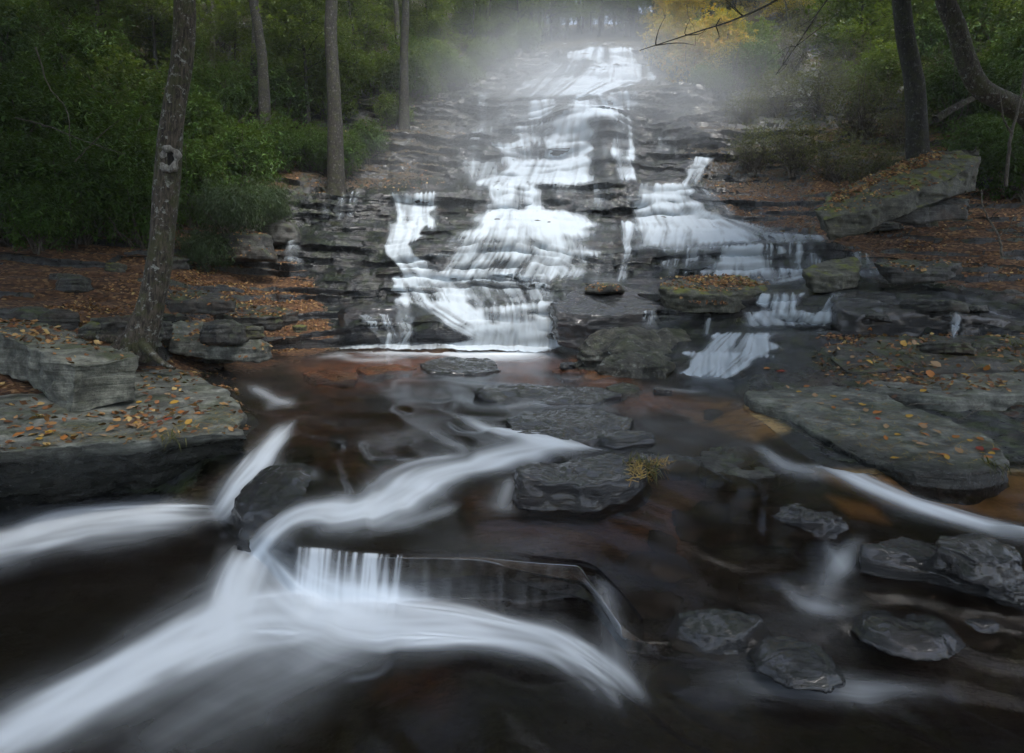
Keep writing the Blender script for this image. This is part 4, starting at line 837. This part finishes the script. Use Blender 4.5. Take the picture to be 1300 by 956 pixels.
# the far slopes
for i, (px, D, s) in enumerate([(500,37,1.1),(540,41,1.),(590,44,1.1),(480,41,1.4),(440,40,1.5),(560,47,1.3),(610,50,1.2),(520,52,1.6),(640,52,1.),(380,42,1.8),(670,57,1.3)]):
    place(gsh[i % 2], px, D, s, 'leafy green bush on the misty slope left of the upper falls', 'shrub', 'bushes left of the upper falls')
for i, (px, D, s) in enumerate([(960,31,1.15),(1010,29,1.2),(1060,27,1.15),(1100,25,1.05),(985,35,1.4),(1040,33,1.5),(1095,30,1.5),(1150,28,1.2),(930,38,1.3),(1000,40,1.6),(1130,24,.8),(1085,36,1.7),(1180,31,1.6),(945,34,1.)]):
    place(thin[i % 2], px, D, s, 'thin twiggy olive bush above the ledges on the right slope', 'shrub', 'twiggy bushes on the right slope')
for i, (px, D, s) in enumerate([(1240,24,1.1),(1290,22,1.2),(1210,29,1.5),(1270,28,1.6),(1350,24,1.6),(1320,31,1.9),(1180,36,1.8),(1240,37,2.),(1110,41,2.)]):
    place(rh[i % 3], px, D, s, 'dark green bush on the shady slope at the upper right', 'shrub', 'bushes at the upper right')
for i, (px, D, s, lb) in enumerate([(878,41,1.6,'lower golden bush on the lip right of the upper falls'), (905,44,1.9,'larger orange and yellow bush right of the falls crest'), (850,48,1.7,'yellow bush nearest the falls crest'), (935,42,1.3,'yellow green bush at the right end of the golden bushes')]):
    place(ash[0], px, D, s, lb, 'shrub', 'golden bushes right of the falls crest')
for i, (px, D, s) in enumerate([(890,38.5,.75),(915,37.5,.8),(860,46,.8),(960,45,1.5),(900,49,1.5)]):
    place(gsh[i % 2], px, D, s, 'green bush growing among the golden ones right of the falls', 'shrub', 'green bushes right of the falls')
for i, (px, D) in enumerate([(360,36),(300,40),(455,45),(545,50),(200,38),(600,58),(500,60),(250,48),(90,38),(660,64),(420,54),(560,66),(700,70),(630,74),(-40,40),(1160,40),(1080,44),(1240,42),(1000,50),(930,58),(1060,56),(1320,38),(1180,54),(880,66),(950,70),(840,74),(150,54),(340,62),(1270,58),(450,74),(780,84),(860,88),(690,86),(590,88),(930,88),(720,74),(760,78),(800,76),(740,92),(690,68),(830,66),(780,98),(610,70),(650,78),(700,100)]):
    p = yaut[0] if i in (19, 23, 25, 18) else young[i % 2]
    side = 'left' if px < 650 else 'right'
    lb = ('young yellow leaved tree in the misty wood behind the falls' if p is yaut[0] else f'young green tree in the wood on the {side} slope')
    place(p, px, D, random.uniform(.95, 1.4)*(1.6 if D > 60 else 1), lb, 'tree', 'autumn trees behind the falls' if p is yaut[0] else f'young trees on the {side} slope')
for i, (px, D) in enumerate([(322,34),(505,46),(560,54),(620,62),(465,52),(270,42),(380,46),(675,70),(700,80),(735,84),(765,90),(800,88),(830,82),(655,92),(720,98),(590,76),(1200,44),(1100,50),(1010,60),(960,68),(900,76),(1300,46),(1150,66),(1230,60),(120,46),(30,42),(200,56),(-60,50),(870,96),(520,84),(440,66),(790,104),(745,110)]):
    side = 'left' if px < 650 else 'right'
    far = 'beyond the crest of the falls' if D > 68 else f'on the wooded {side} slope'
    place(tall[i % 2], px, D, random.uniform(.85, 1.2), f'tall slender straight trunked tree {far}', 'tree', f'tall trees {far}')

shade_tree = tree_proto('added_shade_tree', 20, .3, .55, 8, 34, 5, .22, 'green', clumps=20)  # out-of-frame trees, added to block light over the stream and banks
for i, (x, y, s) in enumerate([(-8.5, 5., 1.), (8.5, 4., 1.05), (-8., -2., 1.), (8., -3., 1.), (-13, 10.5, 1.1), (12.5, 9.5, 1.05), (0, -6, 1.), (-19, 17, 1.1), (17.5, 15.5, 1.), (-14.5, 14, .95), (-15.5, 11, 1.), (-20.5, 20, 1.05), (-10.2, 8.5, .9), (14.5, 13, .9), (-27, 26, 1.2), (24.5, 22, 1.1)]):
    o = shade_tree if i == 0 else copy_tree(shade_tree)
    p, _ = down(x, max(y, 1)); o.location = (x, y, (p.z if p else 0)-.2); o.rotation_euler = (0, 0, i*1.3); o.scale = (s, s, s)
    tag(o, 'tall broad crowned tree added out of frame to shade the stream', 'tree', 'trees added to shade the stream')

for px, D, s_ in [(876,46,.8),(925,43,.7),(838,56,.9)]:
    place(yaut[0], px, D, s_, 'golden orange leaved tree right of the falls crest', 'tree', 'golden trees right of the falls crest')
rs = random.Random(6)
for i in range(26):
    D = rs.uniform(74, 120); place(young[i % 2] if i % 4 else tall[i % 2], rs.uniform(600, 850), D, rs.uniform(1.5, 2.3), 'hazy tree closing the wood beyond the crest of the falls', 'tree', 'hazy trees beyond the crest')
for i in range(16):
    D = rs.uniform(34, 58); place(young[i % 2] if i % 3 == 0 else rh[i % 3], rs.uniform(-120, 300), D, rs.uniform(1.6, 2.4), 'dark leafy growth high on the slope at upper left', 'shrub', 'dark growth at the upper left')
rs = random.Random(5)
for i in range(95):
    D = rs.uniform(30, 78); side = i % 2
    edge = np.interp(D, [30, 40, 52, 80], [400, 560, 640, 690]) if side == 0 else np.interp(D, [30, 40, 52, 80], [1060, 900, 880, 800])
    px = rs.uniform(-80, edge) if side == 0 else rs.uniform(edge, 1380)
    p = (gsh[i % 2], rh[i % 3], gsh[(i+1) % 2], thin[i % 2], young[i % 2])[i % 5]
    nm = 'young green tree' if p in young else 'full green bush'
    place(p, px, D, rs.uniform(1.1, 2.0), f"{nm} in the dense wood high on the {'left' if side == 0 else 'right'} slope", 'tree' if p in young else 'shrub', f"{nm}s high on the {'left' if side == 0 else 'right'} slope")
# ------------------------------------------------------------------ named trees
def big_tree(name, pts, rad, label, bark, flare=1., limbs=(), crown=None, roots=()):
    """pts: (photo x, y, distance) from foot to top; continues upward out of the frame"""
    p = np.array([W(*q) for q in pts]); base = p[0].copy(); p = p-base; n = 70
    c = spline(p, n); r = np.interp(np.linspace(0, 1, n), np.linspace(0, 1, len(rad)), rad)
    root = empty(name, base.tolist())
    paths = [(c, r)]
    v, q = tubes(paths, 36)
    th = np.tile(np.linspace(0, 2*math.pi, 36, endpoint=False), n); hh = np.repeat(np.linspace(0, 1, n), 36); cen = np.repeat(c, 36, 0)
    fl = flare*np.exp(-np.repeat(np.maximum(c[:, 2], 0), 36)/.35)
    k_ = 1+fl*(.35+.35*np.cos(th*4+1.)+.2*np.cos(th*7))+.07*fbm(np.cos(th)*1.5, np.sin(th)*1.5, hh*14, 3, 7)+.035*fbm(np.cos(th)*9, np.sin(th)*9, hh*22, 3, 9)
    v = cen+(v-cen)*k_[:, None]
    tr = obj('trunk', mesh_np('trunk', v, [q]), M[bark], root)
    P = []
    for a, rr in roots:
        w = np.array([W(*z_) for z_ in a])-base; P.append((spline(w, 14), np.linspace(rr, rr*.25, 14)))
    if P:
        v, q = tubes(P, 10); v += .02*rng.normal(size=v.shape)*0; obj('root', mesh_np('root', v, [q]), M[bark], root)
    for a, rr in limbs:
        w = np.array([W(*z_) for z_ in a])-base; cc = spline(w, 18); P = [(cc, np.linspace(rr, .008, 18))]
        for kx in range(4, 18, 2):
            for _ in range(2):
                e = cc[kx]+np.array([rng.normal()*.5, rng.normal()*.5, rng.normal()*.3]); P.append((bend_path(cc[kx], e, 6, .06), np.linspace(rr*.3, .003, 6)))
                e3 = e+rng.normal(size=3)*.18; P.append((bend_path(e, e3, 4, .03), np.linspace(.004, .002, 4)))
        v, q = tubes(P, 6); obj('limb', mesh_np('limb', v, [q]), M[bark], root)
    if crown is not None:
        H0, Rc, leaf = crown; top = c[-1]
        P, cs = [], []
        for i in range(26):
            a = rng.uniform(0, 6.28); p0 = top+np.array([0, 0, rng.uniform(.5, 5)]); ln = Rc*1.5*rng.uniform(.5, 1.1)
            e = p0+np.array([math.cos(a)*ln, math.sin(a)*ln, ln*rng.uniform(0, .5)]); pt = bend_path(p0, e, 7, .3, .1); P.append((pt, np.linspace(.05, .01, 7)))
            cs += [pt[k2]+unit(1, .4)[0]*Rc*.2 for k2 in (3, 4, 5, 6) for _ in (0, 1)]
        P.append((spline([top-np.array([0, 0, .3]), top+np.array([0, 0, 1.5]), top+np.array([.1, 0, 5.])], 8), np.linspace(r[-1], .04, 8)))
        v, q = tubes(P, 7); obj('limbs', mesh_np('limbs', v, [q]), M[bark], root)
        cs = np.array(cs); tips = np.repeat(cs, 14, 0)+rng.normal(size=(len(cs)*14, 3))*np.array([.55, .55, .25])
        obj('crown', foliage_mesh('crown', tips, np.tile([0, 0, .3], (len(tips), 1)), 4, .14, .08, .1, .25, LEAF4), M[leaf], root)
    tag(root, label, 'tree'); return root, base
D1 = 10.6
T1, b1 = big_tree('hollow_tree', [(170,448,D1),(180,425,D1),(192,385,D1),(203,330,D1),(207,280,D1),(213,215,D1),(219,150,D1),(229,90,D1),(234,30,D1),(234,-60,D1),(230,-160,D1)],
    [.31,.26,.215,.20,.205,.215,.19,.185,.18,.165,.155], 'leaning lichen covered tree with a knot hole in its trunk on the left bank', 'bark', .55, crown=(0, 4.2, 'green'),
    roots=[([(168,425,D1),(150,432,D1-.1),(125,428,D1-.2),(95,427,D1-.1),(70,424,D1+.1)], .10), ([(175,430,D1),(190,447,D1-.35),(205,460,D1-.5),(222,468,D1-.6)], .10), ([(165,436,D1),(150,444,D1-.3),(145,452,D1-.5)], .09)])
# knot hole: a raised pale ring of bark round a near-black disc with the hole's shade in its colour
hc = W(213.5, 201, D1-.225)-b1; th = np.linspace(0, 2*math.pi, 25)
ring = np.stack([np.cos(th)*.125+.02*np.sin(3*th), .06*np.abs(np.cos(th))+np.zeros(25), np.sin(th)*.19+.02*np.cos(2*th)], -1)+hc
v, q = tubes([(ring, .055+.02*np.sin(th*5)+.012*np.sin(th*11))], 10); obj('knot_ring', mesh_np('knot_ring', v, [q]), M['scar'], T1)
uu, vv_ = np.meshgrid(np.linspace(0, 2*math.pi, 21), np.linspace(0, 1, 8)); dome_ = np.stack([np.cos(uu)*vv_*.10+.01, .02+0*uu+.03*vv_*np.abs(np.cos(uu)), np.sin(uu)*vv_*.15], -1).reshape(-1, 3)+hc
obj('knot_shade', mesh_np('knot_shade', dome_, [grid_faces(8, 21)]), M['hole_shade'], T1)
D2 = 29.
def foot(px, D): 
    p = at(px, D); return YH-F*(p.z-ZC)/D+2
for nm, px0, D, path, rr, lb, crown, limbs in [
    ('forest_tree', 338, 30, [(334,90),(328,40),(322,0),(318,-60),(314,-140)], (.34,.25,.24,.23,.22,.2), 'grey trunked tree standing above the drooping bush, second trunk from the left', (0, 4., 'green'), ()),
    ('forest_tree', 427, 28, [(425,150),(423,100),(420,50),(421,0),(422,-60),(424,-150)], (.44,.33,.30,.29,.28,.27,.25), 'stout straight tree on the left slope above the leafy ledges', (0, 4., 'green'), ()),
    ('forest_tree', 513, 36, [(513,100),(513,60),(515,20),(514,-40),(512,-90)], (.34,.26,.25,.22,.2,.18), 'thin pale trunk half lost in the mist left of the falls', (0, 3., 'green'), ()),
    ('forest_tree', 1168, 21, [(1163,140),(1158,90),(1150,50),(1144,0),(1140,-60),(1136,-130)], (.42,.33,.3,.29,.28,.26,.22), 'dark straight trunk rising behind the huge tilted boulder', (0, 3.6, 'green'),
        [([(1138,-90,21),(1080,-60,19),(1000,-8,16),(940,22,14.5),(880,42,13.5),(812,64,13)], .05), ([(1138,-80,21),(1100,-60,19),(1050,0,17),(1020,45,16),(985,95,15)], .035)])]:
    fy = foot(px0, D); big_tree(nm, [(px0, fy+6, D)]+[(a, b_, D) for a, b_ in path], rr, lb, 'bark2', .4, limbs, crown)
# the bowed tree of the upper right, its foot outside the frame
fy = foot(1330, 19.)
big_tree('bowed_tree', [(1345, fy+6, 19),(1318,170,18.8),(1285,135,18.6),(1245,112,18.4),(1226,75,18.4),(1214,35,18.4),(1200,0,18.4),(1188,-60,18.4)], (.34,.3,.3,.28,.27,.26,.25,.22), 'lichen grey tree bowing in from the right edge', 'bark', .2, (), (0, 3.2, 'green'))
def sticks(name, paths, label, cat, mat='twig', sides=7):
    P = []; base = W(*paths[0][0][0])
    for a, r0, r1 in paths: w = np.array([W(*z_) for z_ in a])-base; n = 20; P.append((spline(w, n)+rng.normal(size=(n, 3))*.006, np.linspace(r0, r1, n)))
    v, q = tubes(P, sides); return tag(obj(name, mesh_np(name, v, [q]), M[mat], None, base.tolist()), label, cat)
sticks('fallen_log', [([(1188,152,19.5),(1215,135,19.6),(1250,118,19.8)], .13, .09)], 'short rotting log lying on the leafy slope at upper right', 'log', 'bark', 12)
sticks('sapling', [([(1276,236,17),(1280,200,17),(1284,170,17),(1290,145,17.2),(1300,100,17.5),(1308,20,18)], .05, .03), ([(1284,170,17),(1274,150,17),(1270,120,17)], .03, .01)], 'thin crooked sapling stem at the right edge above the leaves', 'sapling')
sticks('dead_branch', [([(1272,325,13.2),(1268,300,13.4),(1256,280,13.6),(1248,262,13.8),(1246,240,14)], .028, .010), ([(1256,280,13.6),(1264,270,13.5),(1276,262,13.4)], .014, .005), ([(1268,300,13.4),(1280,290,13.3),(1290,270,13.3)], .014, .004)], 'bare dead branch standing up from the leafy ledge at the right edge', 'branch')
sticks('fallen_branch', [([(1300,500,8.6),(1260,505,8.5),(1215,512,8.3),(1170,512,8.2),(1150,515,8.2)], .012, .005), ([(1260,505,8.5),(1240,520,8.1),(1215,535,7.6)], .008, .004)], 'slim pale fallen branch lying across the rocks above the right slab', 'branch')
sticks('hanging_branch', [([(20,150,11),(60,160,10.8),(110,180,10.7),(160,196,10.5)], .012, .005), ([(45,60,11),(62,110,10.9),(85,140,10.8),(90,190,10.7)], .014, .006), ([(95,205,10.9),(130,170,10.8),(155,150,10.7)], .011, .004)], 'pale bare twig crossing in front of the left rhododendrons', 'branch')

# ------------------------------------------------------------------ leaf litter, single leaves, needles, grass
LPOLY = (([(-400, 270), (230, 275), (360, 300), (400, 360), (425, 435), (330, 455), (200, 440), (-400, 430)], 1.), ([(-500, 450), (220, 440), (300, 480), (320, 550), (-500, 640)], .28),
    ([(200, 400), (345, 415), (345, 450), (200, 450)], 1.), ([(370, 200), (430, 130), (560, 120), (590, 170), (560, 240), (380, 250)], .6),
    ([(860, 190), (1060, 200), (1060, 300), (930, 295)], .35), ([(1020, 100), (1500, 60), (1800, 380), (1110, 350), (1180, 270), (1030, 270)], 1.),
    ([(1030, 425), (1700, 420), (1700, 520), (1100, 515), (1040, 470)], .55), ([(935, 350), (838, 350), (838, 372), (975, 372), (975, 350)], .9), ([(-900, -300), (400, -300), (420, 120), (380, 250), (-900, 280)], .5), ([(1000, -300), (2000, -300), (2000, 100), (1020, 160)], .5))
def scatter(n, xr, yr, nzmin=.45):
    pos, nor = [], []
    for _ in range(n):
        p, nm = down(random.uniform(*xr), random.uniform(*yr))
        if p is None or nm.z < nzmin: continue
        pos.append(tuple(p)); nor.append(tuple(nm))
    pos, nor = np.array(pos), np.array(nor); px, py = proj(*pos.T); w = np.zeros(len(pos))
    for poly, v in LPOLY: w = np.maximum(w, v*inpoly(px, py, poly))
    cl = .5+.5*fbm(pos[:, 0]*2., pos[:, 1]*2., pos[:, 2]*3, 3, 301)*1.9
    k_ = rng.uniform(0, 1, len(pos)) < w*(.04+1.5*np.clip(cl, 0, 1)**2); return pos[k_], nor[k_]
def litter_mesh(name, pos, nor, size, curl=.9):
    n = len(pos); a = rng.uniform(0, 6.28, n); f = np.stack([np.cos(a), np.sin(a), rng.normal(size=n)*.25], -1)
    up = nor+rng.normal(size=(n, 3))*.35; f = f-(f*up).sum(1, keepdims=True)*up/(up**2).sum(1, keepdims=True)
    Mx = rotm(f, up); s = size*rng.uniform(.6, 1.25, n); wd = rng.uniform(.5, .9, n); Mx = Mx*np.stack([s*wd, s, s*rng.uniform(.3, 1.6, n)*curl], -1)[:, None, :]
    v, fs, r = inst(LITTER[0], LITTER[1], Mx, pos+nor*.012, rng.uniform(0, 1, n)); return mesh_np(name, v, fs, dict(rnd=r))
pA, nA = scatter(34000, (-11, -2), (5.5, 21))
pB, nB = scatter(24000, (2.5, 14), (8.5, 21))
pC, nC = scatter(26000, (-22, 24), (20, 44))
pos = np.concatenate([pA, pB]); nor = np.concatenate([nA, nB])
tag(obj('leaf_litter', litter_mesh('leaf_litter', pos, nor, .085), M['fallen']), 'brown and orange fallen leaves carpeting both banks', 'leaf litter', None, 'stuff')
tag(obj('leaf_litter', litter_mesh('leaf_litter', pC, nC, .12), M['fallen']), 'dead leaves scattered over the upper ledges and slopes', 'leaf litter', None, 'stuff')
# heaps on the tilted boulder and the mossy rock
def heap(poly, n, size, label):
    P_, N_ = [], []; xs = [p[0] for p in poly]; ys = [p[1] for p in poly]
    while len(P_) < n:
        x, y = random.uniform(min(xs), max(xs)), random.uniform(min(ys), max(ys))
        if not inpoly(np.array([x]), np.array([y]), poly)[0]: n -= .2; continue
        p, nm = aim(x, y)
        if p is not None and nm.z > .25: P_.append(p); N_.append(nm)
        else: n -= .5
    tag(obj('leaf_litter', litter_mesh('leaf_litter', np.array(P_), np.array(N_), size), M['fallen']), label, 'leaf litter', None, 'stuff')
heap([(1052,262),(1060,245),(1110,222),(1160,195),(1205,186),(1190,205),(1140,222),(1100,240)], 1300, .10, 'thick brown leaves lying along the top of the huge tilted boulder')
heap([(858,352),(930,350),(972,362),(935,366),(880,358)], 420, .085, 'brown leaves heaped on the mossy rock right of centre')
heap([(862,376),(930,384),(935,390),(880,392),(858,386)], 160, .08, 'leaves caught at the foot of the mossy rock')
heap([(740,360),(790,362),(790,368),(742,370)], 60, .08, 'few leaves on the small stone above the big dark wet rock')
# single leaves, each a thing
LM = {c: mesh_np('fallen_leaf', *inst(LITTER[0]*np.array([.75, 1, .6]), LITTER[1], np.eye(3)[None]*.10, np.zeros((1, 3)), np.array([.5]))[:2], dict(rnd=np.full(9, .5))) for c in ('yellow', 'orange', 'red', 'tan')}
for c, me in LM.items(): me.materials.append(M['leaf_'+c])
def single(px, py, c, where, s=1.):
    p, nm = aim(px, py)
    if p is None: return
    o = bpy.data.objects.new('fallen_leaf', LM[c]); COL.objects.link(o)
    q = nm.to_track_quat('Z', 'Y'); o.rotation_mode = 'QUATERNION'
    from mathutils import Quaternion
    o.rotation_quaternion = q @ Quaternion((0, 0, 1), random.uniform(0, 6.28)) @ Quaternion((1, 0, 0), random.uniform(-.2, .2))
    o.location = p+nm*.012; k_ = s*random.uniform(.75, 1.3); o.scale = (k_*random.uniform(.7, 1.1), k_, k_)
    tag(o, f'{c} fallen leaf lying on the {where}', 'leaf', f'{c} leaves on the {where}')
RS = 'sloping grey slab at right'; LS = 'flat slab by the left water edge'
for px, py, c in [(1001,494,'tan'),(1012,497,'yellow'),(1020,492,'orange'),(1062,505,'yellow'),(1068,509,'orange'),(1046,514,'tan'),(1058,520,'orange'),(1082,512,'tan'),(1095,516,'yellow'),(1108,526,'orange'),(1115,531,'red'),(1100,524,'tan'),
                  (1125,545,'tan'),(1157,527,'yellow'),(1166,541,'orange'),(1172,545,'tan'),(1168,498,'yellow'),(1195,552,'tan'),(1210,557,'orange'),(1232,559,'yellow'),(1240,556,'orange'),(1160,562,'tan'),(1180,555,'orange'),(1125,560,'orange'),
                  (1130,583,'yellow'),(1162,564,'tan'),(1222,577,'tan'),(1254,577,'yellow'),(1258,580,'orange'),(1262,575,'yellow'),(1204,585,'yellow'),(1206,580,'orange'),(1270,572,'red'),(1035,505,'tan'),(1178,575,'tan'),(1240,568,'red'),(1143,552,'yellow'),(1088,540,'tan')]: single(px, py, c, RS)
for px, py, c in [(15,556,'orange'),(35,548,'orange'),(60,552,'yellow'),(70,549,'orange'),(95,553,'yellow'),(105,550,'orange'),(150,543,'orange'),(168,541,'yellow'),(178,543,'tan'),(205,535,'red'),(214,531,'red'),(230,526,'orange'),(257,526,'orange'),(215,513,'yellow'),(20,562,'tan'),
                  (185,465,'orange'),(195,474,'orange'),(203,480,'yellow'),(222,490,'orange'),(190,495,'orange'),(210,500,'tan'),(240,505,'orange'),(180,510,'yellow'),(160,520,'tan'),(125,530,'orange'),(135,555,'tan'),(235,540,'yellow'),(48,560,'yellow'),(80,560,'orange'),(245,478,'orange')]: single(px, py, c, LS)
for px, py, c in [(1108,462,'yellow'),(1080,455,'tan'),(1090,448,'orange'),(1145,440,'yellow'),(1160,438,'tan'),(1140,432,'orange'),(1180,436,'tan'),(1200,434,'yellow'),(1105,415,'orange'),(985,472,'red'),(978,468,'orange'),(1195,466,'tan'),(1180,470,'orange'),(1230,478,'yellow'),(1250,470,'orange')]: single(px, py, c, 'ledges of the right bank', 1.5)
single(1062, 468, 'tan', 'dark rock at right', 1.2)
# floating yellow leaves
NEED = (np.array([[-.02, 0, 0], [.02, 0, 0], [.015, 1, .05], [-.015, 1, .05]]), [np.array([[0, 1, 2, 3]])])
def needles(polys, n, L, label):
    P_, N_ = [], []
    for poly in polys:
        xs = [p[0] for p in poly]; ys = [p[1] for p in poly]; k_ = 0
        while k_ < n//len(polys):
            x, y = random.uniform(min(xs), max(xs)), random.uniform(min(ys), max(ys)); k_ += 1
            if inpoly(np.array([x]), np.array([y]), poly)[0]:
                p, nm = aim(x, y)
                if p is not None and nm.z > .3: P_.append(p); N_.append(nm)
    P_, N_ = np.array(P_), np.array(N_); m = len(P_); a = rng.uniform(0, 6.28, m); f = np.stack([np.cos(a), np.sin(a), np.zeros(m)], -1); f -= (f*N_).sum(1, keepdims=True)*N_
    Mx = rotm(f, N_)*np.stack([np.full(m, L*1.6), L*rng.uniform(.5, 1.1, m), np.full(m, L)], -1)[:, None, :]
    v, fs, r = inst(NEED[0], NEED[1], Mx, P_+N_*.008, rng.uniform(0, 1, m)); tag(obj('pine_needles', mesh_np('pine_needles', v, fs, dict(rnd=r)), M['needle']), label, 'pine needles', None, 'stuff')
needles([[(60,545),(300,515),(310,548),(60,572)], [(960,495),(1100,500),(1270,560),(1270,590),(1180,590),(1060,560)]], 1500, .09, 'yellow pine needles strewn on the slabs at both water edges')
needles([[(800,585),(850,585),(840,610),(800,610)], [(1030,440),(1300,440),(1300,500),(1040,480)]], 500, .11, 'dry needles caught on the dark rocks at right')
def grass(px, py, n, L, label, down_=1.):
    p, nm = aim(px, py)
    if p is None: return
    m = n; a = rng.uniform(0, 6.28, m); f = np.stack([np.cos(a)*.7, np.sin(a)*.7-.3, rng.uniform(-1.2, .6, m)*down_], -1)
    tv = np.array([[-.03, 0, 0], [.03, 0, 0], [.025, .5, .12], [-.025, .5, .12], [0, 1, -.05]])
    Mx = rotm(f, np.tile([0, 0, 1.], (m, 1)))*(L*rng.uniform(.5, 1.1, m))[:, None, None]
    v, fs, r = inst(tv, [np.array([[0, 1, 2, 3]]), np.array([[3, 2, 4]])], Mx, rng.normal(size=(m, 3))*L*.25*np.array([1, 1, .2]), rng.uniform(0, 1, m))
    o = obj('grass_tuft', mesh_np('grass_tuft', v, fs, dict(rnd=r)), M['grass'], None, (p+nm*.01)); tag(o, label, 'grass tuft', 'grass tufts on the rocks')
for px, py, n, L, lb in [(806,588,60,.22,'grass tuft at the right end of the glossy black boulder'), (822,594,50,.2,'grass tuft between the glossy black boulder and the low wet rock'), (950,592,26,.14,'sparse grass on the mossy dark rock beside the thin current'), (215,556,40,.2,'dry grass hanging over the lip of the left slab'),
                         (1145,450,30,.22,'tuft of grass on the upper leaf scattered right ledge'), (985,468,30,.25,'brown grass beside the lowest right cascade'), (940,408,26,.25,'grass by the middle step of the right hand stream'), (1258,588,40,.2,'grass at the lower right corner of the sloping slab'), (1290,440,40,.3,'grass at the right edge of the upper ledge')]:
    grass(px, py, n, L, lb)

# ------------------------------------------------------------------ mist of the falls and air
def volume_mat(name, dens, col, aniso=.3, shape=None):
    m, nt = newmat(name); b = N(nt); v = b.n('ShaderNodeVolumePrincipled')
    v.inputs['Color'].default_value = (*col, 1); v.inputs['Anisotropy'].default_value = aniso
    if shape is None: v.inputs['Density'].default_value = dens
    else:
        tc = b.n('ShaderNodeTexCoord').outputs['Object']
        g = b.n('ShaderNodeVectorMath', operation='LENGTH'); b.l(tc, g.inputs[0])
        geo = b.n('ShaderNodeNewGeometry').outputs['Position']
        r = b.rampf(g.outputs['Value'], .1, .98, 1., 0.)
        nz = b.rampf(b.noise(geo, .16, 3, .55), .3, .68, .25, 1.)
        b.l(b.math('MULTIPLY', b.math('MULTIPLY', r, nz), dens), v.inputs['Density'])
    o = b.n('ShaderNodeOutputMaterial'); b.l(v.outputs[0], o.inputs['Volume']); return m
def ellipsoid(name, c, r, mat, label, rx=0):
    bpy.ops.mesh.primitive_uv_sphere_add(segments=32, ring_count=16, location=c); o = bpy.context.object
    o.name = name; o.scale = r; o.rotation_euler = (rx, 0, 0); o.data.materials.append(mat); tag(o, label, 'mist', None, 'stuff'); return o
c = W(720, 125, 38); ellipsoid('mist', (c[0], c[1], c[2]), (13, 15, 7.5), volume_mat('spray_mist', .12, (.93, .97, 1.), .35, 1), 'pale mist hanging over the upper falls', math.radians(28))
c = W(590, 215, 31); ellipsoid('mist', (c[0], c[1], c[2]), (9, 9, 4.2), volume_mat('low_mist', .045, (.93, .97, 1.), .3, 1), 'thin bluish mist drifting across the middle ledges left of the main fall', math.radians(25))
c = W(930, 120, 34); ellipsoid('mist', (c[0], c[1], c[2]), (9, 9, 5), volume_mat('side_mist', .055, (.93, .97, 1.), .3, 1), 'faint mist drifting over the bushes right of the upper falls', math.radians(20))
me = bpy.data.meshes.new('haze'); x0, x1, y0, y1, z0, z1 = -330, 330, -4, 206, -6, 160
zmin = float(G[:, 2].min())-1; z0 = min(z0, zmin); z1 = max(z1, float(G[:, 2].max())+25)
me.from_pydata([(x0,y0,z0),(x1,y0,z0),(x1,y1,z0),(x0,y1,z0),(x0,y0,z1),(x1,y0,z1),(x1,y1,z1),(x0,y1,z1)], [], [(0,3,2,1),(4,5,6,7),(0,1,5,4),(1,2,6,5),(2,3,7,6),(3,0,4,7)])
hz = obj('haze', me, volume_mat('air_haze', .0008, (.90, .96, 1.), .3)); tag(hz, kind='stuff')

# ------------------------------------------------------------------ light, sky, camera
w = bpy.data.worlds.new('World'); C.world = w; w.use_nodes = True; nt = w.node_tree; nt.nodes.clear()
sky = nt.nodes.new('ShaderNodeTexSky'); sky.sky_type = 'NISHITA'; sky.sun_disc = False
ELEV, AZ = math.radians(66), math.radians(150)          # the soft sun stands high, behind the viewer's right shoulder
sky.sun_elevation = ELEV; sky.sun_rotation = AZ; sky.air_density = 1.; sky.dust_density = 3.
bg = nt.nodes.new('ShaderNodeBackground'); bg.inputs[1].default_value = .13; ow = nt.nodes.new('ShaderNodeOutputWorld')
hs = nt.nodes.new('ShaderNodeHueSaturation'); hs.inputs['Saturation'].default_value = .75; nt.links.new(sky.outputs[0], hs.inputs['Color']); nt.links.new(hs.outputs[0], bg.inputs[0]); nt.links.new(bg.outputs[0], ow.inputs[0])
sl = bpy.data.lights.new('sun', 'SUN'); sl.energy = 1.45; sl.angle = math.radians(15); sl.color = (1, .97, .93)
so = bpy.data.objects.new('sun', sl); COL.objects.link(so); so.location = (0, 0, 60)
d = Vector((math.sin(AZ)*math.cos(ELEV), math.cos(AZ)*math.cos(ELEV), math.sin(ELEV))); so.rotation_euler = d.to_track_quat('Z', 'Y').to_euler()
cam = bpy.data.cameras.new('camera'); cam.sensor_fit = 'HORIZONTAL'; cam.sensor_width = 36; cam.lens = F/1300*36; cam.shift_y = (YH-478)/1300; cam.clip_end = 2000; cam.clip_start = .05
co_ = bpy.data.objects.new('camera', cam); COL.objects.link(co_); co_.location = (0, 0, ZC); co_.rotation_euler = (math.pi/2, 0, 0); C.camera = co_
C.view_settings.view_transform = 'Standard'; C.view_settings.look = 'None'; C.view_settings.exposure = 1.25; C.view_settings.gamma = 1
C.render.engine = 'CYCLES'; cy = C.cycles
cy.use_denoising = True; cy.max_bounces = 6; cy.diffuse_bounces = 3; cy.glossy_bounces = 2; cy.transmission_bounces = 3; cy.volume_bounces = 1; cy.transparent_max_bounces = 8
cy.use_adaptive_sampling = True; cy.adaptive_threshold = .035; cy.volume_step_rate = 8; cy.volume_max_steps = 32; cy.caustics_reflective = False; cy.caustics_refractive = False
